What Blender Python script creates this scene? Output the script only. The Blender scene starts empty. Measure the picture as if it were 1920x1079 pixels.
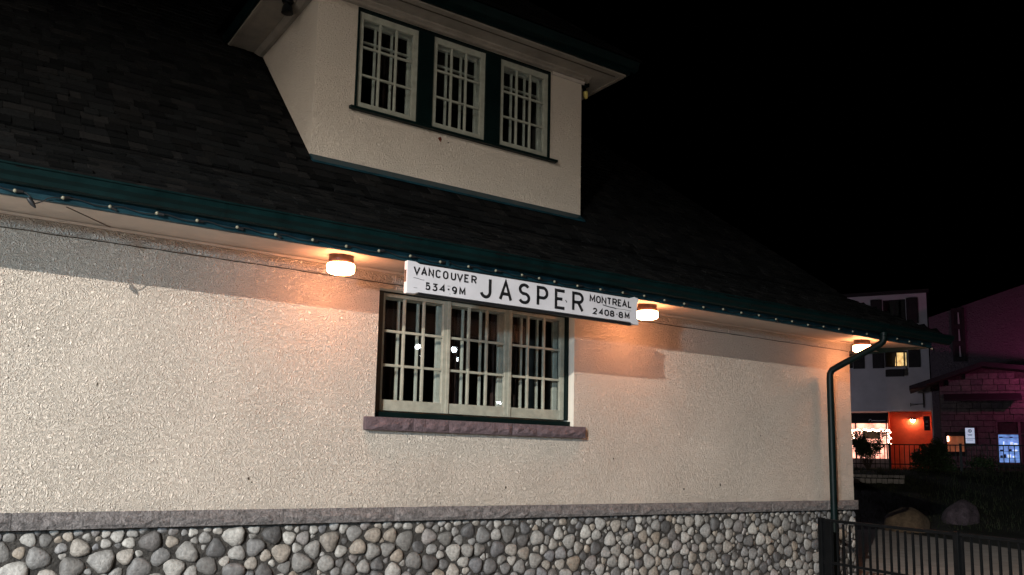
import bpy, bmesh, math, random
import numpy as np
from mathutils import Vector, Matrix

random.seed(7)
R_ = random.Random(11)
S = bpy.context.scene
COL = S.collection

# ------------------------------------------------------------------ camera
cam_d = bpy.data.cameras.new('camera')
cam = bpy.data.objects.new('camera', cam_d)
COL.objects.link(cam)
right = Vector((0.82550921, -0.56403382, 0.02000997))
down = Vector((0.09198542, 0.09947871, -0.99077882))
fwd = Vector((0.5568422, 0.81973766, 0.13400348))
cam.matrix_world = Matrix(((right.x, -down.x, -fwd.x, 0), (right.y, -down.y, -fwd.y, -7.5),
                           (right.z, -down.z, -fwd.z, 0), (0, 0, 0, 1)))
cam_d.sensor_width = 36
cam_d.lens = 1590.3 / 1920 * 36
cam_d.shift_x = 0.004
cam_d.shift_y = 0.0572
cam_d.clip_start = 0.05
cam_d.clip_end = 600
S.camera = cam

# ------------------------------------------------------------------ night sky, exposure
W = bpy.data.worlds.new('World'); S.world = W; W.use_nodes = True
wn = W.node_tree.nodes; wl = W.node_tree.links
sky = wn.new('ShaderNodeTexSky'); sky.sky_type = 'NISHITA'; sky.sun_disc = False
sky.sun_elevation = math.radians(-14); sky.sun_rotation = math.radians(200)
wl.new(sky.outputs[0], wn['Background'].inputs[0]); wn['Background'].inputs[1].default_value = 0.05
S.view_settings.view_transform = 'Standard'; S.view_settings.look = 'None'
S.view_settings.exposure = 0; S.view_settings.gamma = 1; S.view_settings.use_curve_mapping = False
S.cycles.max_bounces = 8; S.cycles.transparent_max_bounces = 12
S.cycles.sample_clamp_indirect = 4.0

# lamp strengths (the lamps themselves are built further down)
KEY_W, KEY_C = 40500, (1.0, 0.925, 0.845)
FILL_W, FILL_C = 7600, (0.57, 0.81, 1.0)
EAVE_E, EAVE_C = 72.0, (1.0, 0.37, 0.155)


# ------------------------------------------------------------------ materials
def new_mat(name):
    m = bpy.data.materials.new(name); m.use_nodes = True
    nt = m.node_tree
    return m, nt, nt.nodes, nt.links, nt.nodes['Principled BSDF']


def ramp(nodes, stops):
    r = nodes.new('ShaderNodeValToRGB')
    e = r.color_ramp.elements
    while len(e) < len(stops): e.new(0.5)
    for k, (p, c) in enumerate(stops):
        e[k].position = p; e[k].color = (*c, 1)
    return r


def noise(nodes, links, coord, scale, detail=4, rough=0.55, dist=0.0):
    n = nodes.new('ShaderNodeTexNoise'); n.inputs['Scale'].default_value = scale
    n.inputs['Detail'].default_value = detail; n.inputs['Roughness'].default_value = rough
    n.inputs['Distortion'].default_value = dist
    links.new(coord, n.inputs['Vector'])
    return n


def paint(name, c, rough=0.5, var=0.25, scale=9.0, bump=0.15, bscale=60, bdist=0.002, metal=0.0, spec=0.3):
    """Painted / plain surface with gentle wear in colour, gloss and relief."""
    m, nt, N, L, B = new_mat(name)
    tc = N.new('ShaderNodeTexCoord').outputs['Object']
    n1 = noise(N, L, tc, scale, 6, 0.65)
    lo = tuple(x * (1 - var) for x in c); hi = tuple(min(1, x * (1 + var)) for x in c)
    r = ramp(N, [(0.3, lo), (0.7, hi)]); L.new(n1.outputs['Fac'], r.inputs[0])
    L.new(r.outputs[0], B.inputs['Base Color'])
    mr = N.new('ShaderNodeMapRange'); mr.inputs[3].default_value = max(0.05, rough - 0.12); mr.inputs[4].default_value = min(1, rough + 0.12)
    L.new(n1.outputs['Fac'], mr.inputs[0]); L.new(mr.outputs[0], B.inputs['Roughness'])
    n2 = noise(N, L, tc, bscale, 5, 0.6)
    b = N.new('ShaderNodeBump'); b.inputs['Strength'].default_value = bump; b.inputs['Distance'].default_value = bdist
    L.new(n2.outputs['Fac'], b.inputs['Height']); L.new(b.outputs[0], B.inputs['Normal'])
    B.inputs['Metallic'].default_value = metal; B.inputs['Specular IOR Level'].default_value = spec
    return m


def stucco(name, c, strength=1.0, dist=0.02, scale=26):
    m, nt, N, L, B = new_mat(name)
    tc = N.new('ShaderNodeTexCoord').outputs['Object']
    big = noise(N, L, tc, 0.8, 6, 0.65)
    mid = noise(N, L, tc, 5, 5, 0.6)
    mx = N.new('ShaderNodeMath'); mx.operation = 'MULTIPLY_ADD'; mx.inputs[1].default_value = 0.45
    L.new(mid.outputs['Fac'], mx.inputs[0]); L.new(big.outputs['Fac'], mx.inputs[2])
    r = ramp(N, [(0.42, tuple(x * 0.955 for x in c)), (0.95, tuple(min(1, x * 1.035) for x in c))])
    L.new(mx.outputs[0], r.inputs[0]); L.new(r.outputs[0], B.inputs['Base Color'])
    B.inputs['Roughness'].default_value = 0.95; B.inputs['Specular IOR Level'].default_value = 0.08
    # dashed plaster: distorted worm-like ridges of varying density plus fine grit
    a = noise(N, L, tc, scale, 3, 0.55, 1.2)
    w = N.new('ShaderNodeMath'); w.operation = 'SUBTRACT'; w.inputs[1].default_value = 0.5
    L.new(a.outputs['Fac'], w.inputs[0])
    ab = N.new('ShaderNodeMath'); ab.operation = 'ABSOLUTE'; L.new(w.outputs[0], ab.inputs[0])
    pk = N.new('ShaderNodeMapRange'); pk.inputs[1].default_value = 0.0; pk.inputs[2].default_value = 0.20
    pk.inputs[3].default_value = 0.0; pk.inputs[4].default_value = 1.0; L.new(ab.outputs[0], pk.inputs[0])
    f = noise(N, L, tc, scale * 2.6, 4, 0.65)
    ad = N.new('ShaderNodeMath'); ad.operation = 'MULTIPLY_ADD'; ad.inputs[1].default_value = 0.28
    L.new(f.outputs['Fac'], ad.inputs[0]); L.new(pk.outputs[0], ad.inputs[2])
    rg = noise(N, L, tc, 1.3, 3, 0.5)
    rm = N.new('ShaderNodeMapRange'); rm.inputs[1].default_value = 0.3; rm.inputs[2].default_value = 0.7
    rm.inputs[3].default_value = 0.85 * strength; rm.inputs[4].default_value = strength
    L.new(rg.outputs['Fac'], rm.inputs[0])
    b = N.new('ShaderNodeBump'); b.inputs['Distance'].default_value = dist
    L.new(rm.outputs[0], b.inputs['Strength'])
    L.new(ad.outputs[0], b.inputs['Height']); L.new(b.outputs[0], B.inputs['Normal'])
    return m


def random_mix(N, L):
    oi = N.new('ShaderNodeObjectInfo'); g = N.new('ShaderNodeNewGeometry')
    a = N.new('ShaderNodeMath'); a.operation = 'ADD'
    L.new(oi.outputs['Random'], a.inputs[0]); L.new(g.outputs['Random Per Island'], a.inputs[1])
    f = N.new('ShaderNodeMath'); f.operation = 'FRACT'; L.new(a.outputs[0], f.inputs[0])
    return f.outputs[0]


def stone_mat(name, cols, speck=0.35, rough=0.75, scale=14, bdist=0.008, bstr=0.5, spec=0.4, dim=1.0):
    m, nt, N, L, B = new_mat(name)
    tc = N.new('ShaderNodeTexCoord').outputs['Object']
    rnd = random_mix(N, L)
    r = ramp(N, [(k / (len(cols) - 1), c) for k, c in enumerate(cols)]); L.new(rnd, r.inputs[0])
    n1 = noise(N, L, tc, scale, 7, 0.7, 0.6)
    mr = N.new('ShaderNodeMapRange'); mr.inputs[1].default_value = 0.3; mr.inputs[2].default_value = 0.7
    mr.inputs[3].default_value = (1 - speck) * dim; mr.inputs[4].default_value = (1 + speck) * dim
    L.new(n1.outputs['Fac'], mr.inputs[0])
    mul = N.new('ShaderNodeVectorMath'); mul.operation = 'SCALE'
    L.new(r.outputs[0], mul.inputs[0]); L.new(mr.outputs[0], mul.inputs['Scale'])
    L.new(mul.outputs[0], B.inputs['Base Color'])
    B.inputs['Roughness'].default_value = rough; B.inputs['Specular IOR Level'].default_value = spec
    n2 = noise(N, L, tc, scale * 2.2, 6, 0.65)
    b = N.new('ShaderNodeBump'); b.inputs['Strength'].default_value = bstr; b.inputs['Distance'].default_value = bdist
    L.new(n2.outputs['Fac'], b.inputs['Height']); L.new(b.outputs[0], B.inputs['Normal'])
    return m


def glow(name, c, e, var=0.0, scale=6.0):
    m, nt, N, L, B = new_mat(name)
    B.inputs['Base Color'].default_value = (*[min(1, x) for x in c], 1)
    B.inputs['Emission Color'].default_value = (*c, 1)
    B.inputs['Emission Strength'].default_value = e
    if var:
        tc = N.new('ShaderNodeTexCoord').outputs['Object']
        n = noise(N, L, tc, scale, 4, 0.6)
        r = ramp(N, [(0.35, tuple(x * (1 - var) for x in c)), (0.62, c)])
        L.new(n.outputs['Fac'], r.inputs[0]); L.new(r.outputs[0], B.inputs['Emission Color'])
    return m


def glass_mat(name, tint=(0.955, 0.975, 0.97)):
    m = bpy.data.materials.new(name); m.use_nodes = True
    N = m.node_tree.nodes; L = m.node_tree.links; N.clear()
    o = N.new('ShaderNodeOutputMaterial'); t = N.new('ShaderNodeBsdfTransparent'); g = N.new('ShaderNodeBsdfGlossy')
    t.inputs[0].default_value = (*tint, 1); g.inputs['Roughness'].default_value = 0.01
    tc = N.new('ShaderNodeTexCoord').outputs['Object']
    n = noise(N, L, tc, 3.0, 2, 0.4)
    b = N.new('ShaderNodeBump'); b.inputs['Strength'].default_value = 0.05; b.inputs['Distance'].default_value = 0.01
    L.new(n.outputs['Fac'], b.inputs['Height']); L.new(b.outputs[0], g.inputs['Normal'])
    ge = N.new('ShaderNodeNewGeometry'); dt = N.new('ShaderNodeVectorMath'); dt.operation = 'DOT_PRODUCT'
    L.new(ge.outputs['Normal'], dt.inputs[0]); L.new(ge.outputs['Incoming'], dt.inputs[1])
    ab = N.new('ShaderNodeMath'); ab.operation = 'ABSOLUTE'; L.new(dt.outputs['Value'], ab.inputs[0])
    om = N.new('ShaderNodeMath'); om.operation = 'SUBTRACT'; om.inputs[0].default_value = 1; L.new(ab.outputs[0], om.inputs[1])
    pw = N.new('ShaderNodeMath'); pw.operation = 'POWER'; pw.inputs[1].default_value = 5; L.new(om.outputs[0], pw.inputs[0])
    fr = N.new('ShaderNodeMath'); fr.operation = 'MULTIPLY_ADD'; fr.inputs[1].default_value = 0.96; fr.inputs[2].default_value = 0.04
    L.new(pw.outputs[0], fr.inputs[0])
    mx = N.new('ShaderNodeMixShader')
    L.new(fr.outputs[0], mx.inputs[0]); L.new(t.outputs[0], mx.inputs[1]); L.new(g.outputs[0], mx.inputs[2])
    L.new(mx.outputs[0], o.inputs[0])
    return m


M = {}
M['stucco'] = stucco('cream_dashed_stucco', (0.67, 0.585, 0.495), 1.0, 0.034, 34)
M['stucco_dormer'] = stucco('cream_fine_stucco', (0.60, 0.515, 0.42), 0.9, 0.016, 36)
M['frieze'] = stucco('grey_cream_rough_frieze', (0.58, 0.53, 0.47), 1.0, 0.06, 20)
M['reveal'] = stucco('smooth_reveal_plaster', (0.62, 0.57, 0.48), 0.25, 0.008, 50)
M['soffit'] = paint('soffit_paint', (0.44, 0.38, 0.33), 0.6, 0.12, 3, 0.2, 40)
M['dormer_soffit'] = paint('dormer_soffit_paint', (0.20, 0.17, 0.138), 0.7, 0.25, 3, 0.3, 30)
M['teal'] = paint('dark_teal_paint', (0.0012, 0.0085, 0.0088), 0.42, 0.35, 5, 0.25, 30, 0.003, spec=0.12)
M['fascia'] = paint('blue_teal_fascia_paint', (0.004, 0.024, 0.033), 0.45, 0.45, 7, 0.3, 25, 0.003)
M['green'] = paint('dark_green_trim_paint', (0.001, 0.006, 0.0057), 0.45, 0.3, 6, 0.2, 40, spec=0.15)
M['sash'] = paint('sage_grey_sash_paint', (0.255, 0.255, 0.205), 0.55, 0.2, 12, 0.25, 45, 0.0025)
M['sash_inner'] = paint('pale_inner_sash_paint', (0.36, 0.36, 0.31), 0.55, 0.2, 12, 0.25, 45, 0.0025)
M['jamb'] = paint('brown_jamb_paint', (0.05, 0.038, 0.026), 0.5, 0.3, 10)
M['sill'] = stone_mat('mauve_sandstone', [(0.080, 0.056, 0.063), (0.098, 0.069, 0.075), (0.088, 0.064, 0.071)], 0.35, 0.85, 18, 0.02, 0.9)
M['ledge'] = stone_mat('grey_mauve_ledge_stone', [(0.165, 0.150, 0.146), (0.178, 0.160, 0.154), (0.170, 0.156, 0.152)], 0.75, 0.7, 26, 0.05, 1.0)
M['cobble'] = stone_mat('river_cobble', [(0.07, 0.068, 0.068), (0.16, 0.155, 0.15), (0.21, 0.20, 0.185), (0.10, 0.095, 0.09), (0.25, 0.235, 0.215), (0.20, 0.165, 0.13), (0.21, 0.20, 0.185), (0.31, 0.295, 0.27), (0.12, 0.118, 0.122), (0.055, 0.052, 0.05), (0.22, 0.20, 0.19)], 0.6, 0.5, 16, 0.012, 0.8, dim=1.0)
M['mortar'] = paint('dark_mortar', (0.040, 0.036, 0.032), 0.95, 0.6, 14, 1.0, 38, 0.03)
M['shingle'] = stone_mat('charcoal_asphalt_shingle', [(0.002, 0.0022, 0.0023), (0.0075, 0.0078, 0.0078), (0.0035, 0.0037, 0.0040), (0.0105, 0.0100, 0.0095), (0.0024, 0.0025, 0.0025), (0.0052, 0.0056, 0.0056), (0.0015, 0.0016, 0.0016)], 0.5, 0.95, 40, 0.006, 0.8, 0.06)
M['roof_base'] = paint('roof_felt', (0.002, 0.002, 0.0022), 0.95, 0.3, spec=0.05)
M['white'] = paint('old_white_sign_enamel', (0.53, 0.515, 0.535), 0.45, 0.07, 4, 0.15, 18, 0.002)
M['black'] = paint('black_sign_paint', (0.008, 0.008, 0.009), 0.5, 0.3, 20)
M['iron'] = paint('black_iron_paint', (0.004, 0.0045, 0.005), 0.42, 0.3, 15, 0.3, 60, spec=0.15)
M['brown_metal'] = paint('dark_bronze_metal', (0.06, 0.032, 0.024), 0.4, 0.3, 20)
M['bulb'] = paint('frosted_bulb_glass', (0.17, 0.16, 0.115), 0.25, 0.08, 10, 0.0)
M['rubber'] = paint('black_cable_rubber', (0.012, 0.012, 0.013), 0.5, 0.2)
M['glass'] = glass_mat('old_window_glass')
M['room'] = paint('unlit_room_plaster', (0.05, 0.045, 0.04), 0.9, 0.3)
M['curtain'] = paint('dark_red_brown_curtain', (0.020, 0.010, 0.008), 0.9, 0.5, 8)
M['lampglow'] = glow('lit_lamp_glass', EAVE_C, EAVE_E)
M['streetglow'] = glow('street_lamp_glass', (0.9, 0.95, 1.0), 30)
M['rust'] = paint('rust', (0.10, 0.022, 0.008), 0.9, 0.4, 60)
M['yellowed'] = paint('yellowed_lens', (0.45, 0.36, 0.10), 0.3, 0.2, 30)
M['scrape'] = paint('scraped_bare_metal', (0.06, 0.06, 0.062), 0.7, 0.4, 60)
M['paving'] = paint('concrete_paving', (0.30, 0.275, 0.25), 0.9, 0.25, 2.5, 0.4, 40, 0.006)
M['earth'] = paint('dark_turf_soil', (0.012, 0.014, 0.008), 0.95, 0.5, 2.0, 0.8, 12, 0.05)
M['asphalt'] = paint('asphalt', (0.05, 0.05, 0.052), 0.9, 0.3, 6, 0.5, 60)
M['grass'] = stone_mat('night_grass', [(0.016, 0.026, 0.009), (0.026, 0.034, 0.012), (0.038, 0.036, 0.017)], 0.3, 0.8, 4)
M['leaf'] = stone_mat('shrub_leaf', [(0.03, 0.06, 0.02), (0.05, 0.08, 0.025), (0.04, 0.05, 0.02)], 0.3, 0.6, 6)
M['bark'] = paint('bark', (0.06, 0.045, 0.032), 0.9, 0.4, 20)
M['boulder_tan'] = stone_mat('tan_boulder', [(0.11, 0.080, 0.052), (0.11, 0.080, 0.052)], 0.5, 0.9, 6, 0.05, 0.9)
M['boulder_grey'] = stone_mat('grey_boulder', [(0.07, 0.05, 0.058), (0.07, 0.05, 0.058)], 0.6, 0.9, 8, 0.05, 0.9)
M['far_white'] = paint('far_white_render', (0.42, 0.42, 0.45), 0.9, 0.12, 1.2, 0.3, 20, 0.01)
M['far_dark'] = paint('far_dark_timber', (0.020, 0.018, 0.020), 0.8, 0.3)
M['far_stone'] = stone_mat('far_sandstone_block', [(0.09, 0.075, 0.075), (0.12, 0.10, 0.095), (0.105, 0.09, 0.085), (0.08, 0.065, 0.07)], 0.4, 0.9, 5, 0.03, 0.8)
M['far_plaster'] = stucco('far_rough_plaster', (0.12, 0.10, 0.12), 0.9, 0.05, 6)
M['orange'] = paint('orange_painted_wall', (0.62, 0.10, 0.045), 0.8, 0.2, 2.0, 0.2, 15)
M['lit_curtain'] = glow('lit_curtain', (1.0, 0.70, 0.32), 0.9, 0.6, 5)
M['shop_glow'] = glow('lit_shop_interior', (1.0, 0.46, 0.34), 2.2, 0.8, 2.2)
M['fairy'] = glow('fairy_light_bulb', (1.0, 0.72, 0.50), 18)
M['ice'] = glow('blue_lit_display', (0.22, 0.42, 0.95), 0.75, 0.6, 4.0)
M['ice_white'] = glow('white_blue_lit_product', (0.70, 0.86, 1.0), 1.2, 0.5, 12.0)
M['amber'] = glow('amber_lit_interior', (0.50, 0.16, 0.07), 0.35, 0.6, 4.0)
M['poster'] = glow('backlit_poster_face', (0.62, 0.76, 0.95), 0.55, 0.15, 8)
M['poster_ink'] = paint('poster_ink', (0.05, 0.10, 0.16), 0.6, 0.2)
M['far_lamp'] = glow('wall_lamp_glass', (1.0, 0.55, 0.30), 135)
M['pink_lamp'] = glow('magenta_floodlight_glass', (1.0, 0.10, 0.50), 20)


# ------------------------------------------------------------------ mesh helpers
class MB:
    def __init__(self): self.v = []; self.f = []

    def add(self, verts, faces):
        o = len(self.v); self.v += [tuple(p) for p in verts]; self.f += [tuple(i + o for i in f) for f in faces]
        return self

    def box(self, x0, x1, y0, y1, z0, z1):
        return self.add([(x0, y0, z0), (x1, y0, z0), (x1, y1, z0), (x0, y1, z0), (x0, y0, z1), (x1, y0, z1), (x1, y1, z1), (x0, y1, z1)],
                        [(0, 3, 2, 1), (4, 5, 6, 7), (0, 1, 5, 4), (1, 2, 6, 5), (2, 3, 7, 6), (3, 0, 4, 7)])

    def prism_x(self, prof, x0, x1):          # closed (y,z) profile swept along x
        n = len(prof)
        v = [(x0, y, z) for y, z in prof] + [(x1, y, z) for y, z in prof]
        f = [(i, (i + 1) % n, n + (i + 1) % n, n + i) for i in range(n)]
        return self.add(v, f + [tuple(range(n - 1, -1, -1)), tuple(range(n, 2 * n))])

    def prism_y(self, prof, y0, y1):          # closed (x,z) profile swept along y
        n = len(prof)
        v = [(x, y0, z) for x, z in prof] + [(x, y1, z) for x, z in prof]
        f = [(i, (i + 1) % n, n + (i + 1) % n, n + i) for i in range(n)]
        return self.add(v, f + [tuple(range(n - 1, -1, -1)), tuple(range(n, 2 * n))])

    def tube(self, path, r, seg=12, sy=1.0):
        P = [Vector(p) for p in path]; rings = []
        up = Vector((0, 0, 1)); prev = None
        for i, p in enumerate(P):
            t = (P[min(i + 1, len(P) - 1)] - P[max(i - 1, 0)]).normalized()
            if prev is None:
                a = t.cross(up)
                if a.length < 1e-3: a = t.cross(Vector((0, 1, 0)))
                a.normalize()
            else:
                a = (prev - t * prev.dot(t)).normalized()
            prev = a; b = t.cross(a)
            rr = r[i] if isinstance(r, (list, tuple)) else r
            rings.append([p + a * math.cos(k * 2 * math.pi / seg) * rr + b * math.sin(k * 2 * math.pi / seg) * rr * sy for k in range(seg)])
        v = [q for g in rings for q in g]; f = []
        for i in range(len(P) - 1):
            for k in range(seg):
                f.append((i * seg + k, i * seg + (k + 1) % seg, (i + 1) * seg + (k + 1) % seg, (i + 1) * seg + k))
        f += [tuple(range(seg - 1, -1, -1)), tuple((len(P) - 1) * seg + k for k in range(seg))]
        return self.add(v, f)

    def lathe(self, c, prof, seg=24):         # (r,z) profile about the vertical axis through c
        v = []; f = []; n = len(prof)
        for r, z in prof:
            for k in range(seg):
                a = k * 2 * math.pi / seg; v.append((c[0] + r * math.cos(a), c[1] + r * math.sin(a), c[2] + z))
        for i in range(n - 1):
            for k in range(seg):
                f.append((i * seg + k, i * seg + (k + 1) % seg, (i + 1) * seg + (k + 1) % seg, (i + 1) * seg + k))
        f += [tuple(range(seg - 1, -1, -1)), tuple((n - 1) * seg + k for k in range(seg))]
        return self.add(v, f)

    def ball(self, c, r, seg=10, rings=6, sz=1.0):
        return self.lathe(c, [(max(1e-4, r * math.sin(math.pi * i / rings)), -r * sz * math.cos(math.pi * i / rings)) for i in range(rings + 1)], seg)

    def mesh(self, name, mat, smooth=False):
        me = bpy.data.meshes.new(name); me.from_pydata(self.v, [], self.f); me.validate()
        bm = bmesh.new(); bm.from_mesh(me); bmesh.ops.recalc_face_normals(bm, faces=bm.faces); bm.to_mesh(me); bm.free()
        me.materials.append(M[mat] if isinstance(mat, str) else mat)
        if smooth:
            for p in me.polygons: p.use_smooth = True
            try: me.set_sharp_from_angle(angle=math.radians(50))
            except Exception: pass
        return me

    def build(self, name, mat, parent=None, smooth=False, bevel=0.0, label=None, kind=None):
        return link(name, self.mesh(name, mat, smooth), parent, bevel, label, kind)


def link(name, me, parent=None, bevel=0.0, label=None, kind=None):
    o = bpy.data.objects.new(name, me); COL.objects.link(o)
    if parent is not None: o.parent = parent
    if bevel:
        b = o.modifiers.new('edge', 'BEVEL'); b.width = bevel; b.segments = 2; b.limit_method = 'ANGLE'; b.angle_limit = math.radians(40)
    if label: o['label'] = label
    if kind: o['kind'] = kind
    return o


def thing(name, label, cat, loc=(0, 0, 0), rz=0.0, group=None, kind=None):
    o = bpy.data.objects.new(name, None); COL.objects.link(o)
    o.empty_display_size = 0.1; o.location = loc; o.rotation_euler = (0, 0, rz)
    o['label'] = label; o['category'] = cat
    if group: o['group'] = group
    if kind: o['kind'] = kind
    return o


def tag(o, label, cat, group=None, kind=None):
    o['label'] = label; o['category'] = cat
    if group: o['group'] = group
    if kind: o['kind'] = kind
    return o


def holed_wall(x0, x1, z0, z1, holes, y, depth):
    """Front skin at y with rectangular openings, plus their reveals going back by depth."""
    mb = MB()
    xs = sorted({x0, x1, *[h[0] for h in holes], *[h[1] for h in holes]}); zs = sorted({z0, z1, *[h[2] for h in holes], *[h[3] for h in holes]})
    for a, b in zip(xs, xs[1:]):
        for c, d in zip(zs, zs[1:]):
            if any(a >= h[0] - 1e-6 and b <= h[1] + 1e-6 and c >= h[2] - 1e-6 and d <= h[3] + 1e-6 for h in holes): continue
            mb.add([(a, y, c), (b, y, c), (b, y, d), (a, y, d)], [(0, 1, 2, 3)])
    return mb


# ------------------------------------------------------------------ ground (setting)
AZ = math.radians(60.8)
FV = Vector((math.sin(AZ), math.cos(AZ), 0)); UV = Vector((math.cos(AZ), -math.sin(AZ), 0)); C0 = Vector((0, -7.5, 0))


def far(s, u, z=0.0):
    p = C0 + FV * s + UV * u; return Vector((p.x, p.y, z))


def ground_z(x, y):
    s = (Vector((x, y, 0)) - C0).dot(FV)
    t = min(1, max(0, (s - 25.4) / 8.4)); t = t * t * (3 - 2 * t) * 0.5 + t * 0.5
    return -1.604 + 1.55 * t


gm = MB(); nx, ny = 110, 110
gx = [-60 + 170 * i / (nx - 1) for i in range(nx)]; gy = [-60 + 170 * j / (ny - 1) for j in range(ny)]
gm.add([(x, y, ground_z(x, y) + 0.05 * math.sin(x * 1.7) * math.sin(y * 1.3) * (1 if (Vector((x, y, 0)) - C0).dot(FV) > 27 else 0)) for y in gy for x in gx],
       [(j * nx + i, j * nx + i + 1, (j + 1) * nx + i + 1, (j + 1) * nx + i) for j in range(ny - 1) for i in range(nx - 1)])
tag(gm.build('ground', 'earth', smooth=True), 'dark grassy ground rising in a bank beyond the iron fence', 'ground', kind='structure')
pv = MB()
pv.add([(-40, -40, -1.596), (26, -40, -1.596), (18.2, 0.2, -1.596), (21.0, 5.8, -1.596), (15, 7, -1.596), (-40, 7, -1.596)], [(0, 1, 2, 3, 4, 5)])
tag(pv.build('pavement', 'paving'), 'pale concrete pavement around the station, seen through the iron fence', 'pavement', kind='structure')
st = MB(); a, b, c, d = far(36, -30, -.03), far(36, 30, -.03), far(45.5, 30, -.03), far(45.5, -30, -.03)
st.add([a, b, c, d], [(0, 1, 2, 3)])
tag(st.build('street', 'asphalt'), 'dark street in front of the far buildings', 'street', kind='structure')

# ------------------------------------------------------------------ station building
XL, XR, YB = -5.0, 11.24, 11.0
station = thing('station_building', 'cream stucco station building with cobblestone base and dark shingled roof', 'building', (0, 0, -1.6))
station.location = (0, 0, 0)
WX0, WX1, WZ0, WZ1 = 3.556, 6.010, 0.394, 1.662
wl_ = holed_wall(XL, XR, -0.60, 1.90, [(WX0, WX1, WZ0, WZ1)], 0.0, 0.2)
wl_.add([(XR, 0, -0.6), (XR, YB, -0.6), (XR, YB, 1.9), (XR, 0, 1.9)], [(0, 1, 2, 3)])
wl_.add([(XL, 0, -0.6), (XL, YB, -0.6), (XL, YB, 1.9), (XL, 0, 1.9)], [(0, 3, 2, 1)])
wl_.add([(XL, YB, -0.6), (XR, YB, -0.6), (XR, YB, 1.9), (XL, YB, 1.9)], [(3, 2, 1, 0)])
wall = wl_.build('wall', 'stucco', station)
rv = MB(); D = 0.24
rv.add([(WX0, 0, WZ0), (WX1, 0, WZ0), (WX1, 0, WZ1), (WX0, 0, WZ1), (WX0, D, WZ0), (WX1, D, WZ0), (WX1, D, WZ1), (WX0, D, WZ1)],
       [(1, 5, 6, 2), (3, 2, 6, 7), (0, 3, 7, 4), (0, 4, 5, 1)])
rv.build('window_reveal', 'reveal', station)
# raised rough frieze band under the eave, split by a crack line from the wall below
ch = MB(); HR = random.Random(31)
for (x, z, r) in ((2.37, -0.20, .012), (2.40, -0.23, .007), (5.1, -0.28, .009), (7.75, -0.30, .010), (8.4, -0.25, .012), (6.6, 0.05, .008), (1.1, 0.55, .008), (4.3, -0.33, .007), (9.2, 0.4, .008)):
    n_ = 7; pts_ = [(x + r * HR.uniform(.5, 1.2) * math.cos(i * 6.283 / n_), z + r * HR.uniform(.8, 2.0) * math.sin(i * 6.283 / n_)) for i in range(n_)]
    ch.prism_y(pts_, -.006, -.001)
ch.build('plaster_chips', 'jamb', station)
fr = MB(); fr.prism_x([(-0.002, 1.718), (-0.020, 1.724), (-0.022, 1.812), (-0.002, 1.83)], XL, XR + 0.01)
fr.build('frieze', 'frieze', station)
ck = MB(); CR = random.Random(4)
ck.tube([(XL + .12 * i, -0.0045, 1.7155 + CR.uniform(-.004, .004)) for i in range(int((XR - XL) / .12) + 1)], 0.0045, 5, 1.0)
ck.build('frieze_crack', 'jamb', station)
cv = MB(); cv.prism_x([(-0.004, 1.8135), (-0.030, 1.818), (-0.055, 1.832), (-0.004, 1.846)], XL, XR + 0.02)
cv.build('cove_moulding', 'soffit', station)

# soffit of the main eave, fascia, gutter
sf = MB()
sf.prism_x([(0.02, 1.842), (-0.774, 1.786), (-0.774, 1.800), (0.02, 1.86)], XL - 0.8, 12.04)
sf.add([(XR - .001, 0.021, 1.842), (12.04, 0.021, 1.790), (12.04, YB, 1.790), (XR - .001, YB, 1.842)], [(0, 1, 2, 3)])
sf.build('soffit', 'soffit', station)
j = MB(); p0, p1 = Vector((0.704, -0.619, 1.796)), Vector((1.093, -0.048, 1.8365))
j.tube([p0, p1], 0.006, 6); j.build('soffit_line', 'jamb', station)  # thin dark line running diagonally across the soffit
fa = MB()
fa.box(XL - .8, 12.045, -0.800, -0.775, 1.764, 1.925)
fa.box(12.045, 12.070, -0.800, YB, 1.764, 1.925)
fa.prism_x([(-0.801, 1.764), (-0.812, 1.767), (-0.812, 1.779), (-0.801, 1.783)], XL - .8, 12.045)
fa.build('fascia', 'fascia', station, bevel=0.003)
gpo = [(-0.802, 1.965), (-0.802, 1.842), (-0.862, 1.838), (-0.890, 1.850), (-0.905, 1.880), (-0.935, 1.905), (-0.938, 1.945), (-0.952, 1.950), (-0.952, 1.962),
       (-0.930, 1.962), (-0.928, 1.908), (-0.898, 1.886), (-0.884, 1.856), (-0.860, 1.846), (-0.810, 1.848), (-0.810, 1.965)]
gt = MB(); gt.prism_x(gpo, XL - .8, 12.44)
gt.prism_x([(y, z) for y, z in gpo[:9]], 12.441, 12.447)
gt.build('gutter', 'teal', station, bevel=0.002)
gj = MB()
for x in (-1.4, 1.75, 4.85, 7.95, 10.72):
    gj.prism_x([(y + (-0.003 if k else -0.001), z - 0.002) for k, (y, z) in enumerate(gpo[:9])] + [(-0.9, 1.9655), (-0.83, 1.9655)], x, x + 0.03)
gj.build('gutter_strap', 'teal', station)

# downspout: outlet, elbows, leader along the wall
dp = MB()
pts = [(10.735, -0.875, 1.842), (10.735, -0.875, 1.765), (10.732, -0.862, 1.725), (10.725, -0.815, 1.690), (10.70, -0.70, 1.635), (10.60, -0.27, 1.430), (10.575, -0.165, 1.375), (10.566, -0.135, 1.320), (10.566, -0.130, 1.25), (10.566, -0.130, 0.2), (10.566, -0.130, -0.9), (10.566, -0.13, -1.59)]
dp.tube(pts, 0.047, 16)
for z0 in (1.80, ):
    dp.lathe((10.735, -0.875, z0), [(0.047, 0), (0.056, 0.004), (0.058, 0.045), (0.047, 0.05)], 16)
dp.build('downspout', 'green', station, smooth=True)
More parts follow.
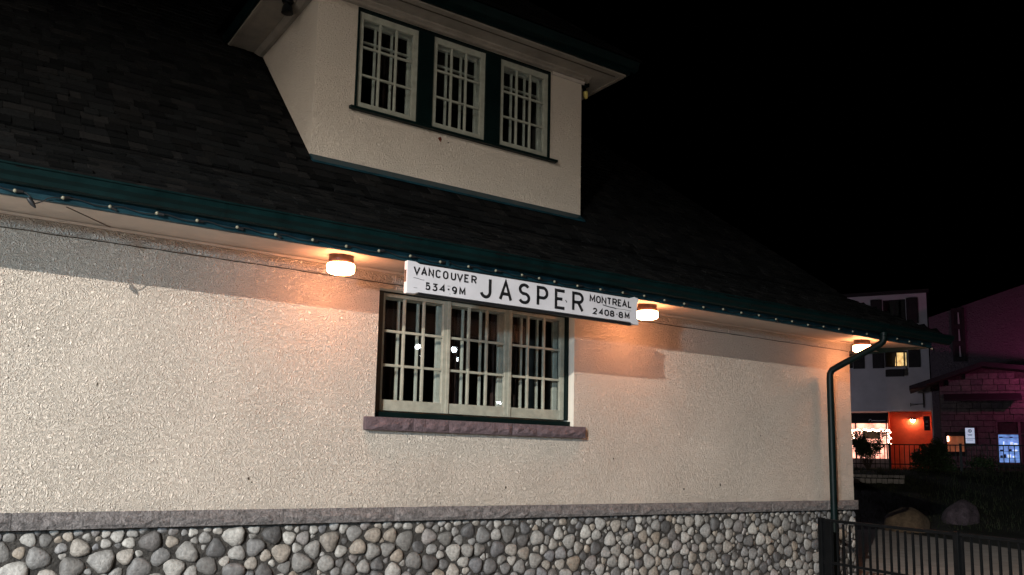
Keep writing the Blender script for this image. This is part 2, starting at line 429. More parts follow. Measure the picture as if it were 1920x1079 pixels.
# flared shingled roof, hipped at both ends
KX, KZ, SL = 0.0, 2.50, 0.992
RY = YB / 2; RZ = KZ + SL * RY
EX, EY, EZ = 0.96, -0.90, 1.952
rb = MB()
v = [(XL - EX, EY, EZ), (XR + EX, EY, EZ), (XR + EX, YB - EY, EZ), (XL - EX, YB - EY, EZ), (XL, 0, KZ), (XR, 0, KZ), (XR, YB, KZ), (XL, YB, KZ), (XL + RY, RY, RZ), (XR - RY, RY, RZ)]
rb.add(v, [(0, 1, 5, 4), (1, 2, 6, 5), (2, 3, 7, 6), (3, 0, 4, 7), (4, 5, 9, 8), (5, 6, 9), (6, 7, 8, 9), (7, 4, 8)])
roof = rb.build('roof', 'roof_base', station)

SLOPE1 = Vector((0, 0 - EY, KZ - EZ)); L1 = SLOPE1.length; T1 = SLOPE1.normalized(); N1 = Vector((0, -T1.z, T1.y))
T2 = Vector((0, 1, SL)).normalized(); N2 = Vector((0, -T2.z, T2.y)); L2 = RY / T2.y


def roof_pt(s):
    if s < L1: return Vector((0, EY, EZ)) + T1 * s, T1, N1
    return Vector((0, 0, KZ)) + T2 * (s - L1), T2, N2


DX0, DX1, DY, DZ0, DZ1 = 2.98, 6.527, 0.55, 3.04, 4.89      # dormer box


def shingle_verts(w, l, t0, t1):
    # local x along the course, y up the slope, z off the roof; thicker at the butt
    return [(0, -0.0, 0.002), (w, -0.0, 0.002), (w, l, 0.001), (0, l, 0.001), (0, 0, t0), (w, 0, t0), (w, l, t1), (0, l, t1)]


SHF = [(0, 3, 2, 1), (4, 5, 6, 7), (0, 1, 5, 4), (1, 2, 6, 5), (2, 3, 7, 6), (3, 0, 4, 7)]
EXPO = 0.128
shingle_list = []
course = 0; s = -0.02
while s < L1 + L2 - 0.2:
    p, T, N = roof_pt(s + EXPO * 0.5)
    y_here = p.y; hipx = XR - y_here - 0.03 if s > L1 else XR + EX * (1 - (s / L1)) - 0.03
    hipl = XL + y_here + 0.03 if s > L1 else XL - EX * (1 - s / L1) + 0.03
    x = max(-2.2, hipl) - R_.random() * 0.3
    while x < hipx:
        w = R_.choice((0.09, 0.12, 0.15, 0.19, 0.24)) * R_.uniform(0.9, 1.1)
        xa, xb = max(x, hipl), min(x + w, hipx)
        base, T, N = roof_pt(max(0.0, s) if s > 0 else 0.0)
        base = base + T * min(0, s)
        inside = (base.y > DY - 0.16 and xb > DX0 - 0.02 and xa < DX1 + 0.02 and base.z < DZ1 + 1.0)
        if xb - xa > 0.05 and not inside:
            shingle_list.append((xa, xb - xa, base, T, N, R_.uniform(0.010, 0.030), R_.uniform(-0.022, 0.016)))
        x += w + 0.004
    s += EXPO; course += 1


def shingle_key(t):
    x, w, base, T, N, th, dy = t
    p = Vector((x, base.y, base.z)) - Vector((0, -7.5, 0)); dep = p.dot(fwd)
    u = (p.dot(right)) / dep; vv = p.dot(down) / dep
    vis = -0.60 < u < 0.61 and vv > -0.41
    return (w / dep) if vis and dep > 0 else -1


order = sorted(range(len(shingle_list)), key=lambda i: -shingle_key(shingle_list[i]))
widths = [0.09, 0.12, 0.15, 0.19, 0.24]
sh_mesh = {}
for w in widths:
    for th in (0.012, 0.020, 0.028):
        m_ = MB(); m_.add(shingle_verts(1, EXPO + 0.07, th, 0.003), SHF); sh_mesh[(w, th)] = m_.mesh('shingle', 'shingle')
stuff = MB()
for rank, i in enumerate(order):
    x, w, base, T, N, th, dy = shingle_list[i]
    org = Vector((x, base.y, base.z)) + T * dy + N * 0.004
    if rank < 300:
        wk = min(widths, key=lambda q: abs(q - w)); tk = min((0.012, 0.020, 0.028), key=lambda q: abs(q - th))
        o = bpy.data.objects.new('shingle', sh_mesh[(wk, tk)]); COL.objects.link(o); o.parent = roof
        o.matrix_basis = Matrix(((w, 0, 0, org.x), (0, T.y, N.y, org.y), (0, T.z, N.z, org.z), (0, 0, 0, 1)))
    else:
        vs = [org + Vector((1, 0, 0)) * a + T * b + N * c for a, b, c in shingle_verts(w, EXPO + 0.07, th, 0.003)]
        stuff.add(vs, SHF)
# plain courses on the three other slopes
for (ox, oy, ux, uy, ln, tx, ty) in ((XR + EX, EY, 0, 1, YB - 2 * EY, -1, 0), (XL - EX, YB - EY, 0, -1, YB - 2 * EY, 1, 0)):
    for k in range(7):
        s0 = k * EXPO; f_ = s0 / L1 * EX
        for q in range(int((ln - 2 * f_) / 0.3)):
            bx = ox + tx * f_; by = oy + uy * (f_ + q * 0.3); bz = EZ + (KZ - EZ) * s0 / L1
            n_ = Vector((-tx * (KZ - EZ), 0, EX)).normalized(); t_ = Vector((tx * EX, 0, KZ - EZ)).normalized()
            vs = [Vector((bx, by, bz)) + Vector((0, uy, 0)) * a_ + t_ * b_ + n_ * (c_ + .004) for a_, b_, c_ in shingle_verts(0.295, EXPO + .05, 0.012, 0.003)]
            stuff.add(vs, SHF)
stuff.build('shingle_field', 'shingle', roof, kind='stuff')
# hip caps
hc = MB()
for (p0, p1) in (((XR + EX, EY, EZ), (XR, 0, KZ)), ((XR, 0, KZ), (XR - RY, RY, RZ))):
    p0 = Vector(p0); p1 = Vector(p1); d_ = (p1 - p0); n_ = max(2, int(d_.length / 0.17)); d_.normalize()
    for k in range(n_):
        q = p0.lerp(p1, k / n_) ; e = p0.lerp(p1, min(1, (k + 1.3) / n_))
        lf = Vector((-1, 0, 0)) * 0.13 + T2 * 0; rt = Vector((0, 1, 0)) * 0.13
        lo = 0.028; hi = 0.012
        zl = Vector((0, 0, -0.005))
        vs = [q + lf + zl + Vector((0, 0, lo)), q + Vector((0, 0, lo + 0.012)), q + rt + zl + Vector((0, 0, lo)), e + lf + zl + Vector((0, 0, hi)), e + Vector((0, 0, hi + 0.012)), e + rt + zl + Vector((0, 0, hi)),
              q + lf + zl, q + Vector((0, 0, -0.02)), q + rt + zl]
        hc.add(vs, [(0, 1, 4, 3), (1, 2, 5, 4), (6, 7, 1, 0), (7, 8, 2, 1)])
hc.build('hip_cap', 'shingle', roof)

# ------------------------------------------------------------------ plinth of river cobbles under a stone ledge
PX0, PX1, PZ0, PZ1 = -1.2, 11.20, -1.60, -0.605
pb = MB(); pb.box(XL - .02, 11.16, -0.033, 0.3, -1.62, -0.600); pb.box(10.9, 11.22, 0.0, YB, -1.62, -0.600)
plinth = pb.build('plinth', 'mortar', station)
SR = random.Random(5)
pts2 = []
target = lambda x: 0.076 if x < 2.5 else (0.076 - 0.009 * min(1, (x - 2.5) / 2.5))
tries = 0
for fac, count in ((1.15, 110), (0.95, 420), (0.78, 1200), (0.58, 1200), (0.34, 500)):
    for _ in range(count * 8):
        x = SR.uniform(PX0, PX1); z = SR.uniform(PZ0, PZ1)
        r = target(x) * fac * SR.uniform(0.85, 1.12)
        if z > PZ1 - 0.07: r = min(r, 0.048 * SR.uniform(0.7, 1.1))
        ok = True
        for (a_, b_, c_) in pts2:
            dx = (a_ - x) / 1.16; dz = b_ - z
            if abs(dx) < 0.26 and dx * dx + dz * dz < (0.87 * (c_ + r)) ** 2: ok = False; break
        if ok: pts2.append((x, z, r))
cob = []
for i, (x, z, r) in enumerate(pts2):
    nb = [(a_, b_, c_) for k, (a_, b_, c_) in enumerate(pts2) if k != i and abs(a_ - x) < 0.42 and abs(b_ - z) < 0.4]
    nseg = 14; rad = []
    tilt = SR.uniform(-0.5, 0.5); asp = SR.uniform(0.95, 1.55); sq = SR.uniform(2.0, 3.6)
    for k in range(nseg):
        th = k * 2 * math.pi / nseg; ux, uz = math.cos(th), math.sin(th)
        lim = r * 1.5
        for a_, b_, c_ in nb:
            dx, dz = a_ - x, b_ - z; dd = dx * dx + dz * dz
            t_ = 0.5 + (r * r - c_ * c_) / (2 * dd)
            pr = ux * dx + uz * dz
            if pr > 1e-6: lim = min(lim, max(0.2 * r, t_) * dd / pr)
        if uz > 1e-6: lim = min(lim, (PZ1 - 0.004 - z) / uz)
        if ux > 1e-6: lim = min(lim, (PX1 - x) / ux)
        ca, sa = math.cos(th - tilt), math.sin(th - tilt)
        ell = r * 1.46 / (abs(ca / asp) ** sq + abs(sa * asp ** 0.5) ** sq) ** (1 / sq)
        rad.append(max(0.010, min(lim * 0.91, ell)))
    for _ in range(1):
        rad = [0.25 * rad[k - 1] + 0.5 * rad[k] + 0.25 * rad[(k + 1) % nseg] for k in range(nseg)]
    cob.append((x, z, r, rad))


def cobble(c, rnd):
    x, z, r, rad = c
    h = min(0.058, 0.50 * r) * rnd.uniform(0.75, 1.2) + 0.010
    ph = rnd.uniform(0, 6); mb = MB(); v = []; n = len(rad)
    tx, tz = rnd.uniform(-0.35, 0.35), rnd.uniform(-0.35, 0.35)
    for q, hh in ((1.0, 0.0), (0.995, 0.34), (0.92, 0.64), (0.74, 0.86), (0.42, 0.98)):
        for k, rr in enumerate(rad):
            th = k * 2 * math.pi / n
            w = 1 + 0.12 * math.sin(3 * th + ph) + 0.05 * math.sin(5 * th + 2 * ph) * (1 - q * 0.5)
            px, pz = rr * q * w * math.cos(th), rr * q * w * math.sin(th)
            v.append((px, -(hh * h * (1 + tx * px / r + tz * pz / r)), pz))
    v.append((0, -h, 0)); f = []
    for i in range(4):
        for k in range(n): f.append((i * n + k, i * n + (k + 1) % n, (i + 1) * n + (k + 1) % n, (i + 1) * n + k))
    for k in range(n): f.append((4 * n + k, 4 * n + (k + 1) % n, 5 * n))
    mb.add(v, f)
    return mb


def cob_px(c):
    p = Vector((c[0], 0, c[1])) - Vector((0, -7.5, 0)); d_ = p.dot(fwd)
    u = p.dot(right) / d_; vv = p.dot(down) / d_
    return c[2] / d_ if (-0.62 < u < 0.63 and vv < 0.275) else -1


cob.sort(key=lambda c: -cob_px(c))
fill = MB()
for rank, c in enumerate(cob):
    mb = cobble(c, SR)
    if rank < 300 and cob_px(c) > 0:
        o = mb.build('stone', 'cobble', plinth, smooth=True); o.location = (c[0], -0.019, c[1])
        for p in o.data.polygons: p.use_smooth = True
    else:
        fill.add([(a_ + c[0], b_ - 0.019, d_ + c[1]) for a_, b_, d_ in mb.v], mb.f)
# corner cobbles on the end wall
for k in range(22):
    r = SR.uniform(0.05, 0.085); c = (0, 0, r, [r * SR.uniform(0.9, 1.15) for _ in range(14)])
    mb = cobble(c, SR); yy = 0.06 + 0.19 * (k // 5) ; zz = -0.70 - 0.19 * (k % 5)
    fill.add([(11.218 - b_, yy + a_, zz + d_) for a_, b_, d_ in mb.v], mb.f)
o = fill.build('small_stones', 'cobble', plinth, smooth=True, kind='stuff')
for p in o.data.polygons: p.use_smooth = True

# ledge (belt course): blocks with narrow open joints
lb = MB(); lb.box(XL, 11.20, -0.055, 0.02, -0.597, -0.468); lb.box(11.15, 11.262, -0.01, YB, -0.597, -0.468)
ledge = lb.build('belt_course', 'mortar', station)


def rough_block(x0, x1, y0, y1, z0, z1, rnd, amp=0.006, cell=0.07):
    """Stone block whose front face is rock-faced: a grid of pushed-out points."""
    n = max(2, int((x1 - x0) / cell)); rows = 4; mb = MB(); v = []
    for r_ in range(rows + 1):
        for i in range(n + 1):
            e = (r_ in (0, rows) or i in (0, n))
            yy = y0 + (0.004 if e else -rnd.uniform(0, amp) * (3.4 if r_ < 3 else 1.0))
            v.append((x0 + (x1 - x0) * i / n + (0 if e else rnd.uniform(-.3, .3) * cell * .5), yy, z0 + (z1 - z0) * r_ / rows + (0 if e else rnd.uniform(-.006, .006))))
    f = [(r_ * (n + 1) + i, r_ * (n + 1) + i + 1, (r_ + 1) * (n + 1) + i + 1, (r_ + 1) * (n + 1) + i) for r_ in range(rows) for i in range(n)]
    k = len(v); v += [(x0, y1, z0), (x1, y1, z0), (x1, y1, z1), (x0, y1, z1)]
    top = [rows * (n + 1) + i for i in range(n + 1)]; bot = list(range(n + 1))
    lft = [r_ * (n + 1) for r_ in range(rows + 1)]; rgt = [r_ * (n + 1) + n for r_ in range(rows + 1)]
    f += [tuple(top + [k + 2, k + 3]), tuple(bot[::-1] + [k, k + 1]), tuple(lft + [k + 3, k]), tuple(rgt[::-1] + [k + 1, k + 2])]
    mb.add(v, f); return mb


lj = [-4.9, -3.6, -2.4, -1.0, 0.586, 1.72, 2.676, 3.77, 4.765, 5.798, 6.95, 8.1, 9.3, 10.50, 11.212]
for a_, b_ in zip(lj, lj[1:]):
    rough_block(a_ + 0.0015, b_ - 0.0015, -0.090, -0.056, -0.594, -0.462, SR, 0.008).build('ledge_stone', 'ledge', ledge, bevel=0.004)
rough_block(0, YB, -0.0, 0.03, -0.594, -0.462, SR, 0.004, 0.2).build('ledge_stone', 'ledge', ledge, bevel=0.004)
e_ = ledge.children[-1]; e_.rotation_euler = (0, 0, math.radians(90)); e_.location = (11.275, -0.05, 0)

# window sill stone
sb = MB(); sb.box(3.45, 6.13, -0.045, 0.10, 0.272, 0.386)
sillp = sb.build('window_sill', 'mortar', station)
sj = [3.438, 3.949, 4.355, 5.134, 6.139]
for a_, b_ in zip(sj, sj[1:]):
    rough_block(a_ + 0.002, b_ - 0.002, -0.068, 0.11, 0.267, 0.394, SR, 0.008, 0.06).build('sill_stone', 'sill', sillp, bevel=0.004)


# ------------------------------------------------------------------ windows (lower and dormer share one builder)
def bar(x0, x1, z0, z1, y0, y1):
    return MB().box(x0, x1, y0, y1, z0, z1)


def sash_window(name, casing_mb, sashes, zb, zgb, zgt, zt, y, stl, strr, mun, parent, thick=0.045, rise=0.13):
    win = casing_mb.build(name, 'green', parent, bevel=0.003)
    H = zgt - zgb
    for k, (x0, x1) in enumerate(sashes):
        for layer, (yo, nm) in enumerate(((0.0, 'sash'), (rise, 'inner_sash'))):
            ya, yb = y + yo, y + yo + thick
            zb_, zt_ = (zb, zt) if layer == 0 else (zb - .03, zt + .02)
            f = MB()
            f.box(x0, x0 + stl, ya, yb, zb_, zt_); f.box(x1 - strr, x1, ya, yb, zb_, zt_)
            f.box(x0 + stl, x1 - strr, ya + .002, yb, zb_, zgb); f.box(x0 + stl, x1 - strr, ya + .002, yb, zgt, zt_)
            f.build(nm, 'sash' if layer == 0 else 'sash_inner', win, bevel=0.004)
            gx0, gx1 = x0 + stl, x1 - strr
            cols = [gx0 + (gx1 - gx0) * i / 3 for i in range(4)]; rows = [zgb + H * i / 3 for i in range(4)]
            for i in (1, 2):
                bar(cols[i] - mun / 2, cols[i] + mun / 2, zgb, zgt, ya + .006, yb - .006).build('muntin' if layer == 0 else 'inner_muntin', 'sash' if layer == 0 else 'sash_inner', win, bevel=0.004)
                zr = rows[i] if layer == 0 else zgt - 0.19
                if layer == 0 or (i == 1 and name == 'dormer_window'):
                    bar(gx0, gx1, zr - mun / 2, zr + mun / 2, ya + .009, yb - .009).build('muntin' if layer == 0 else 'inner_muntin', 'sash' if layer == 0 else 'sash_inner', win, bevel=0.003)
            if layer == 0:
                for i in range(3):
                    for r_ in range(3):
                        q = MB(); yg = ya + thick * 0.55; t_ = 0.0025
                        q.box(cols[i] + mun / 2 - .003, cols[i + 1] - mun / 2 + .003, yg, yg + t_, rows[r_] + mun / 2 - .003, rows[r_ + 1] - mun / 2 + .003)
                        q.build('pane', 'glass', win)
    return win


cs = MB()
cs.box(WX0 + .004, 3.655, 0.105, 0.30, 0.394, 1.66); cs.box(5.968, WX1 - .004, 0.095, 0.30, 0.47, 1.66)
cs.box(3.655, 5.968, 0.110, 0.30, 1.650, 1.661)
cs.prism_x([(0.062, 0.396), (0.30, 0.396), (0.30, 0.468), (0.062, 0.452)], 3.60, 6.03)
LW = [(3.657, 4.420), (4.426, 5.202), (5.208, 5.966)]
lower = sash_window('window', cs, LW, 0.469, 0.578, 1.612, 1.649, 0.125, 0.028, 0.060, 0.026, station)
lower['label'] = 'lower window of three sage green sashes under the white sign'
bx = MB()
bx.box(3.557, 3.648, 0.098, 0.104, 0.45, 1.655); bx.build('jamb_board', 'jamb', lower)
ml = MB()
for x in (4.423, 5.205): ml.box(x - .019, x + .019, 0.112, 0.1245, 0.469, 1.649)
ml.build('mullion', 'sash', lower, bevel=0.003)


def room(x0, x1, y0, y1, z0, z1, parent):
    mb = MB(); v = [(x0, y0, z0), (x1, y0, z0), (x1, y1, z0), (x0, y1, z0), (x0, y0, z1), (x1, y0, z1), (x1, y1, z1), (x0, y1, z1)]
    mb.add(v, [(0, 1, 2, 3), (4, 7, 6, 5), (1, 5, 6, 2), (2, 6, 7, 3), (3, 7, 4, 0)]); return mb.build('room', 'room', parent)


def curtain(x0, x1, y, z0, z1, parent, label=None):
    n = max(8, int((x1 - x0) / 0.012)); v = []
    for z in (z0, z1):
        for i in range(n + 1): v.append((x0 + (x1 - x0) * i / n, y + 0.022 * math.sin(i * 0.95) + 0.008 * math.sin(i * .37), z))
    for z in (z0, z1):
        for i in range(n + 1): v.append((x0 + (x1 - x0) * i / n, y + .004 + 0.022 * math.sin(i * 0.95) + 0.008 * math.sin(i * .37), z))
    k = 2 * (n + 1)
    f = [(i, i + 1, n + 2 + i, n + 1 + i) for i in range(n)] + [(k + i, k + n + 1 + i, k + n + 2 + i, k + i + 1) for i in range(n)]
    o = MB().add(v, f).build('curtain', 'curtain', parent, smooth=True, label=label); return o


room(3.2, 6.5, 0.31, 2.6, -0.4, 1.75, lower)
for (a_, b_) in ((3.62, 4.06), (4.62, 4.86), (5.15, 5.52)):
    curtain(a_, b_, 0.46, 0.2, 1.7, lower)

# dormer ------------------------------------------------------------------
HX0, HX1, HZ0, HZ1 = 3.43, 6.03, 3.69, 4.826
dw = holed_wall(DX0, DX1, 2.9, DZ1, [(HX0, HX1, HZ0, HZ1)], DY, 0.2)
for x in (DX0, DX1):
    yb = (DZ1 - KZ) / SL + 0.1
    dw.add([(x, DY, 2.9), (x, DY, DZ1), (x, yb, DZ1), (x, yb, DZ1 - 0.1)], [(0, 1, 2, 3)])
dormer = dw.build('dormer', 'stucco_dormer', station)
fl = MB(); fl.prism_x([(DY - .001, 3.066), (DY - .016, 3.066), (DY - .030, 3.052), (DY - .125, 2.972), (DY - .125, 2.95), (DY - .001, 3.02)], DX0 - .01, DX1 - .02)
fl.build('flashing', 'fascia', dormer)
# stepped crown moulding under the soffit and the small frieze piece right of the window
cm = MB()
cm.prism_x([(DY - .001, 4.832), (DY - .045, 4.836), (DY - .05, 4.858), (DY - .09, 4.872), (DY - .095, 4.8885), (DY - .001, 4.8885)], DX0 - .09, DX1 + .09)
cm.prism_y([(DX0 - .001, 4.832), (DX0 - .045, 4.836), (DX0 - .09, 4.872), (DX0 - .095, 4.8885), (DX0 - .001, 4.8885)], DY - .09, 2.6)
cm.prism_y([(DX1 + .001, 4.832), (DX1 + .045, 4.836), (DX1 + .09, 4.872), (DX1 + .095, 4.8885), (DX1 + .001, 4.8885)], DY - .09, 2.6)
cm.build('crown_moulding', 'dormer_soffit', dormer)
bd = MB(); bd.prism_x([(DY - .002, 4.796), (DY - .022, 4.800), (DY - .03, 4.8315), (DY - .002, 4.8315)], 6.045, DX1 + .03)
bd.build('frieze_board', 'soffit', dormer)
OV = 0.405; ax0, ax1, ay0 = DX0 - OV, DX1 + OV, DY - 0.375
dsf = MB(); dsf.box(ax0, ax1, ay0, DY + .003, DZ1, DZ1 + .02)
dsf.box(ax0, DX0 + .003, DY + .003, 2.75, DZ1, DZ1 + .02); dsf.box(DX1 - .003, ax1, DY + .003, 2.75, DZ1, DZ1 + .02)
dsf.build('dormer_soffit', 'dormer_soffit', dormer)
dtr = MB()      # bead line on the soffit near its front edge
dtr.box(ax0 + .09, ax1 - .09, ay0 + .085, ay0 + .097, DZ1 - .008, DZ1 - .0005)
dtr.build('soffit_bead', 'jamb', dormer)
dlp = MB(); dlp.box(ax0 - .004, ax1 + .004, ay0 - .014, ay0 + .03, DZ1 - .014, DZ1 + .03)
dlp.box(ax1 - .03, ax1 + .012, ay0 + .03, 2.7, DZ1 - .014, DZ1 + .03); dlp.box(ax0 - .012, ax0 + .03, ay0 + .03, 2.7, DZ1 - .014, DZ1 + .03)
dlp.build('soffit_lip', 'dormer_soffit', dormer)
dfa = MB(); dfa.box(ax0 - .02, ax1 + .02, ay0 - .05, ay0 - .016, DZ1 + .004, DZ1 + .16)
dfa.box(ax1 + .014, ax1 + .048, ay0 - .05, 2.6, DZ1 + .004, DZ1 + .16); dfa.box(ax0 - .048, ax0 - .014, ay0 - .05, 2.6, DZ1 + .004, DZ1 + .16)
dfa.prism_x([(ay0 - .051, DZ1 + .04), (ay0 - .12, DZ1 + .06), (ay0 - .15, DZ1 + .15), (ay0 - .051, DZ1 + .15)], ax0 - .12, ax1 + .12)
dfa.build('dormer_fascia', 'green', dormer, bevel=0.003)
drb = MB(); rz0 = DZ1 + .16; mx = (ax0 + ax1) / 2; hw = (ax1 - ax0) / 2 + .14; hh = hw * 0.9
drb.add([(mx - hw, ay0 - .16, rz0), (mx + hw, ay0 - .16, rz0), (mx, ay0 - .16 + hw, rz0 + hh), (mx, 5.2, rz0 + hh), (mx - hw, 3.2, rz0), (mx + hw, 3.2, rz0)],
        [(0, 1, 2), (0, 2, 3, 4), (1, 5, 3, 2)])
drf = drb.build('dormer_roof', 'roof_base', station)
ds_ = MB(); c_ = Vector((mx - hw, ay0 - .16, rz0)); T3 = Vector((0, 1, hh / hw)).normalized(); N3 = Vector((0, -T3.z, T3.y)); LL = math.hypot(hw, hh)
k = 0
while k * EXPO < LL - .1:
    f_ = k * EXPO / LL * hw; xx = mx - hw + f_
    while xx < mx + hw - f_ - .05:
        w = min(R_.choice((.22, .3, .36)), mx + hw - f_ - xx)
        q = Vector((xx, ay0 - .16, rz0)) + T3 * (k * EXPO - .02) + N3 * .004
        ds_.add([q + Vector((1, 0, 0)) * a_ + T3 * b_ + N3 * c_ for a_, b_, c_ in shingle_verts(w - .004, EXPO + .06, R_.uniform(.008, .018), .003)], SHF)
        xx += w
    k += 1
ds_.build('dormer_shingles', 'shingle', drf, kind='stuff')

dc = MB()
dc.box(HX0 + .003, 3.454, DY - .012, DY + .25, HZ0, HZ1 - .003); dc.box(6.005, HX1 - .003, DY - .012, DY + .25, HZ0, HZ1 - .003)
dc.box(3.454, 6.005, DY - .012, DY + .25, 4.792, HZ1 - .003)
dc.box(4.178, 4.372, DY - .004, DY + .25, 3.69, 4.792); dc.box(5.078, 5.287, DY - .004, DY + .25, 3.69, 4.792)
dc.prism_x([(DY - .065, 3.652), (DY - .002, 3.652), (DY - .002, 3.692), (DY - .065, 3.682)], 3.373, 6.115)
dc.box(3.44, 6.02, DY, DY + .25, 3.691, 3.700)
DW = [(3.458, 4.176), (4.374, 5.076), (5.289, 6.003)]
dwin = sash_window('dormer_window', dc, DW, 3.702, 3.770, 4.715, 4.790, DY + .012, 0.052, 0.062, 0.024, station, rise=0.12)
dwin['label'] = 'dormer window of three dark framed sashes under the upper eave'
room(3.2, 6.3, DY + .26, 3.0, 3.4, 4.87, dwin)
curtain(3.82, 4.13, DY + .40, 3.45, 4.85, dwin)

# ------------------------------------------------------------------ things fixed to the building
bolt = MB()
cx, cz = 4.48, 3.583
rr = [0.022, 0.018, 0.024, 0.014, 0.02, 0.026, 0.017, 0.02, 0.03, 0.018]
bolt.add([(cx + rr[i] * math.cos(i * .628), DY - .006, cz + rr[i] * 1.3 * math.sin(i * .628)) for i in range(10)] + [(cx + .7 * rr[i] * math.cos(i * .628), DY - .016, cz + .9 * rr[i] * math.sin(i * .628)) for i in range(10)],
         [(i, (i + 1) % 10, 10 + (i + 1) % 10, 10 + i) for i in range(10)] + [tuple(range(10, 20))])
bolt.build('rusty_anchor', 'rust', dormer)
MB().ball((4.59, DY - .004, 3.566), 0.008, 8, 4).build('nail_head', 'black', dormer)

# eave lamps
LAMPS = ((2.955, -0.44), (6.705, -0.46), (10.925, -0.42))
LLAB = ('round white eave lamp glowing left of the white sign', 'round white eave lamp glowing at the right end of the white sign', 'round white eave lamp glowing by the downspout at the building corner')
for (x, y), lb_ in zip(LAMPS, LLAB):
    zt = 1.842 + 0.0705 * y - 0.002
    t = thing('eave_lamp', lb_, 'lamp', (x, y, zt), group='lamps under the station eave')
    MB().lathe((0, 0, 0), [(0.108, 0.0), (0.112, -0.006), (0.112, -0.070), (0.104, -0.078)], 32).build('mount', 'brown_metal', t, smooth=True)
    MB().lathe((0, 0, 0), [(0.095, -0.0785), (0.120, -0.082), (0.124, -0.092), (0.124, -0.140), (0.118, -0.154), (0.100, -0.163), (0.03, -0.168)], 36).build('lamp_shade', 'lampglow', t, smooth=True)

# string of bulbs along the fascia
cable_z = 1.800
bulbs_x = [0.356, 0.655, 0.966, 1.292, 1.589, 1.9, 2.214, 2.531, 2.834, 3.142, 3.453, 3.763, 4.068, 4.376, 4.684, 4.892, 5.085, 5.382, 5.69, 6.003, 6.312, 6.618, 6.925, 7.236, 7.568, 7.884, 8.201, 8.519, 8.83, 9.147, 9.466, 9.795, 10.1, 10.42, 10.80, 11.139, 11.444, 11.773]
sl_ = thing('string_lights', 'unlit string of small cream bulbs along the teal fascia', 'string lights', (0.356, -0.81, 1.8))
sl_.location = (0, 0, 0)
cp = []
for k in range(-8, 520):
    x = 0.03 * k - 1.0
    if x > 12.05: break
    if 0.40 < x < 0.64: continue
    cp.append((x, x))
segs = [[(-1.0 + .05 * i, -0.816, 1.803 + .011 * math.sin(i * 1.1)) for i in range(29)], [(0.66 + .05 * i, -0.816, 1.802 + .011 * math.sin(i * 1.013)) for i in range(229)]]
mb = MB()
for sg in segs: mb.tube(sg, 0.0042, 6)
mb.tube([(0.40, -.816, 1.803), (0.43, -.822, 1.790), (0.455, -.83, 1.765), (0.462, -.835, 1.74), (0.470, -.835, 1.722)], 0.0045, 6)
mb.tube([(0.66, -.816, 1.802), (0.60, -.822, 1.797), (0.56, -.83, 1.78), (0.53, -.835, 1.75), (0.50, -.835, 1.733), (0.478, -.835, 1.726)], 0.0045, 6)
mb.build('cable', 'rubber', sl_, smooth=True)
MB().tube([(0.440, -.835, 1.757), (0.452, -.835, 1.742), (0.468, -.835, 1.722), (0.482, -.835, 1.705), (0.490, -.835, 1.694)], [0.014, 0.018, 0.017, 0.010, 0.004], 10).build('plug', 'rubber', sl_, smooth=True)
bme = MB().ball((0, 0, 0), 0.0138, 12, 7).mesh('bulb', 'bulb', True)
sme = MB().tube([(0.010, 0.003, 0.0), (0.050, 0.006, 0.0)], [0.0125, 0.0105], 10).mesh('bulb_socket', 'rubber', True)
BR = random.Random(3)
for x in bulbs_x + [12.03]:
    z = 1.800 + BR.uniform(-.008, .010); dy = -0.826
    if x > 12: z = 1.748
    o = link('bulb', bme, sl_); o.location = (x, dy, z); o.rotation_euler = (BR.uniform(-.3, .3), BR.uniform(-.35, .35), BR.uniform(-.3, .3))
    link('bulb_socket', sme, o)

# ------------------------------------------------------------------ station name sign
sign = thing('station_sign', 'long white station name board reading JASPER hung over the lower window', 'sign', (4.77, -0.88, 1.45))
sign.location = (0, 0, 0)
YF, YK = -0.905, -0.850
outl = [(3.385, 1.452), (3.470, 1.455), (3.505, 1.471), (6.035, 1.478), (6.088, 1.460), (6.158, 1.459), (6.158, 1.492), (6.136, 1.535), (6.134, 1.605), (6.137, 1.675), (6.156, 1.722), (6.156, 1.746),
        (6.100, 1.757), (6.058, 1.745), (6.035, 1.735), (3.510, 1.730), (3.472, 1.746), (3.385, 1.747)]
MB().prism_y(outl, YF, YK).build('board', 'white', sign, bevel=0.004)
MB().prism_y([(3.474, 1.447), (6.06, 1.447), (6.045, 1.4715), (3.520, 1.4665)], YF + .006, YK - .004).build('lower_trim', 'black', sign)
MB().prism_y([(3.530, 1.7345), (6.02, 1.7385), (6.02, 1.748), (3.55, 1.744)], YF + .012, YK - .004).build('upper_trim', 'black', sign)
MB().box(3.3815, 3.3845, YF + .014, YK - .012, 1.556, 1.664).build('end_slot', 'black', sign)
MB().box(3.50, 6.10, -0.838, -0.8135, 1.69, 1.7635).build('mounting_rail', 'green', sign)
for x in (3.847, 5.725):
    b_ = MB(); b_.box(x - .018, x + .018, -0.862, -0.8135, 1.752, 1.757); b_.box(x - .018, x + .018, -0.820, -0.8135, 1.752, 1.835); b_.box(x - .018, x + .018, -0.875, -0.862, 1.60, 1.757)
    for z in (1.776, 1.822): b_.ball((x, -0.822, z), 0.008, 8, 4)
    b_.build('hanger', 'fascia', sign)


def arc(cx, cy, rx, ry, a0, a1, n=14):
    return [(cx + rx * math.cos(math.radians(a0 + (a1 - a0) * i / n)), cy + ry * math.sin(math.radians(a0 + (a1 - a0) * i / n))) for i in range(n + 1)]


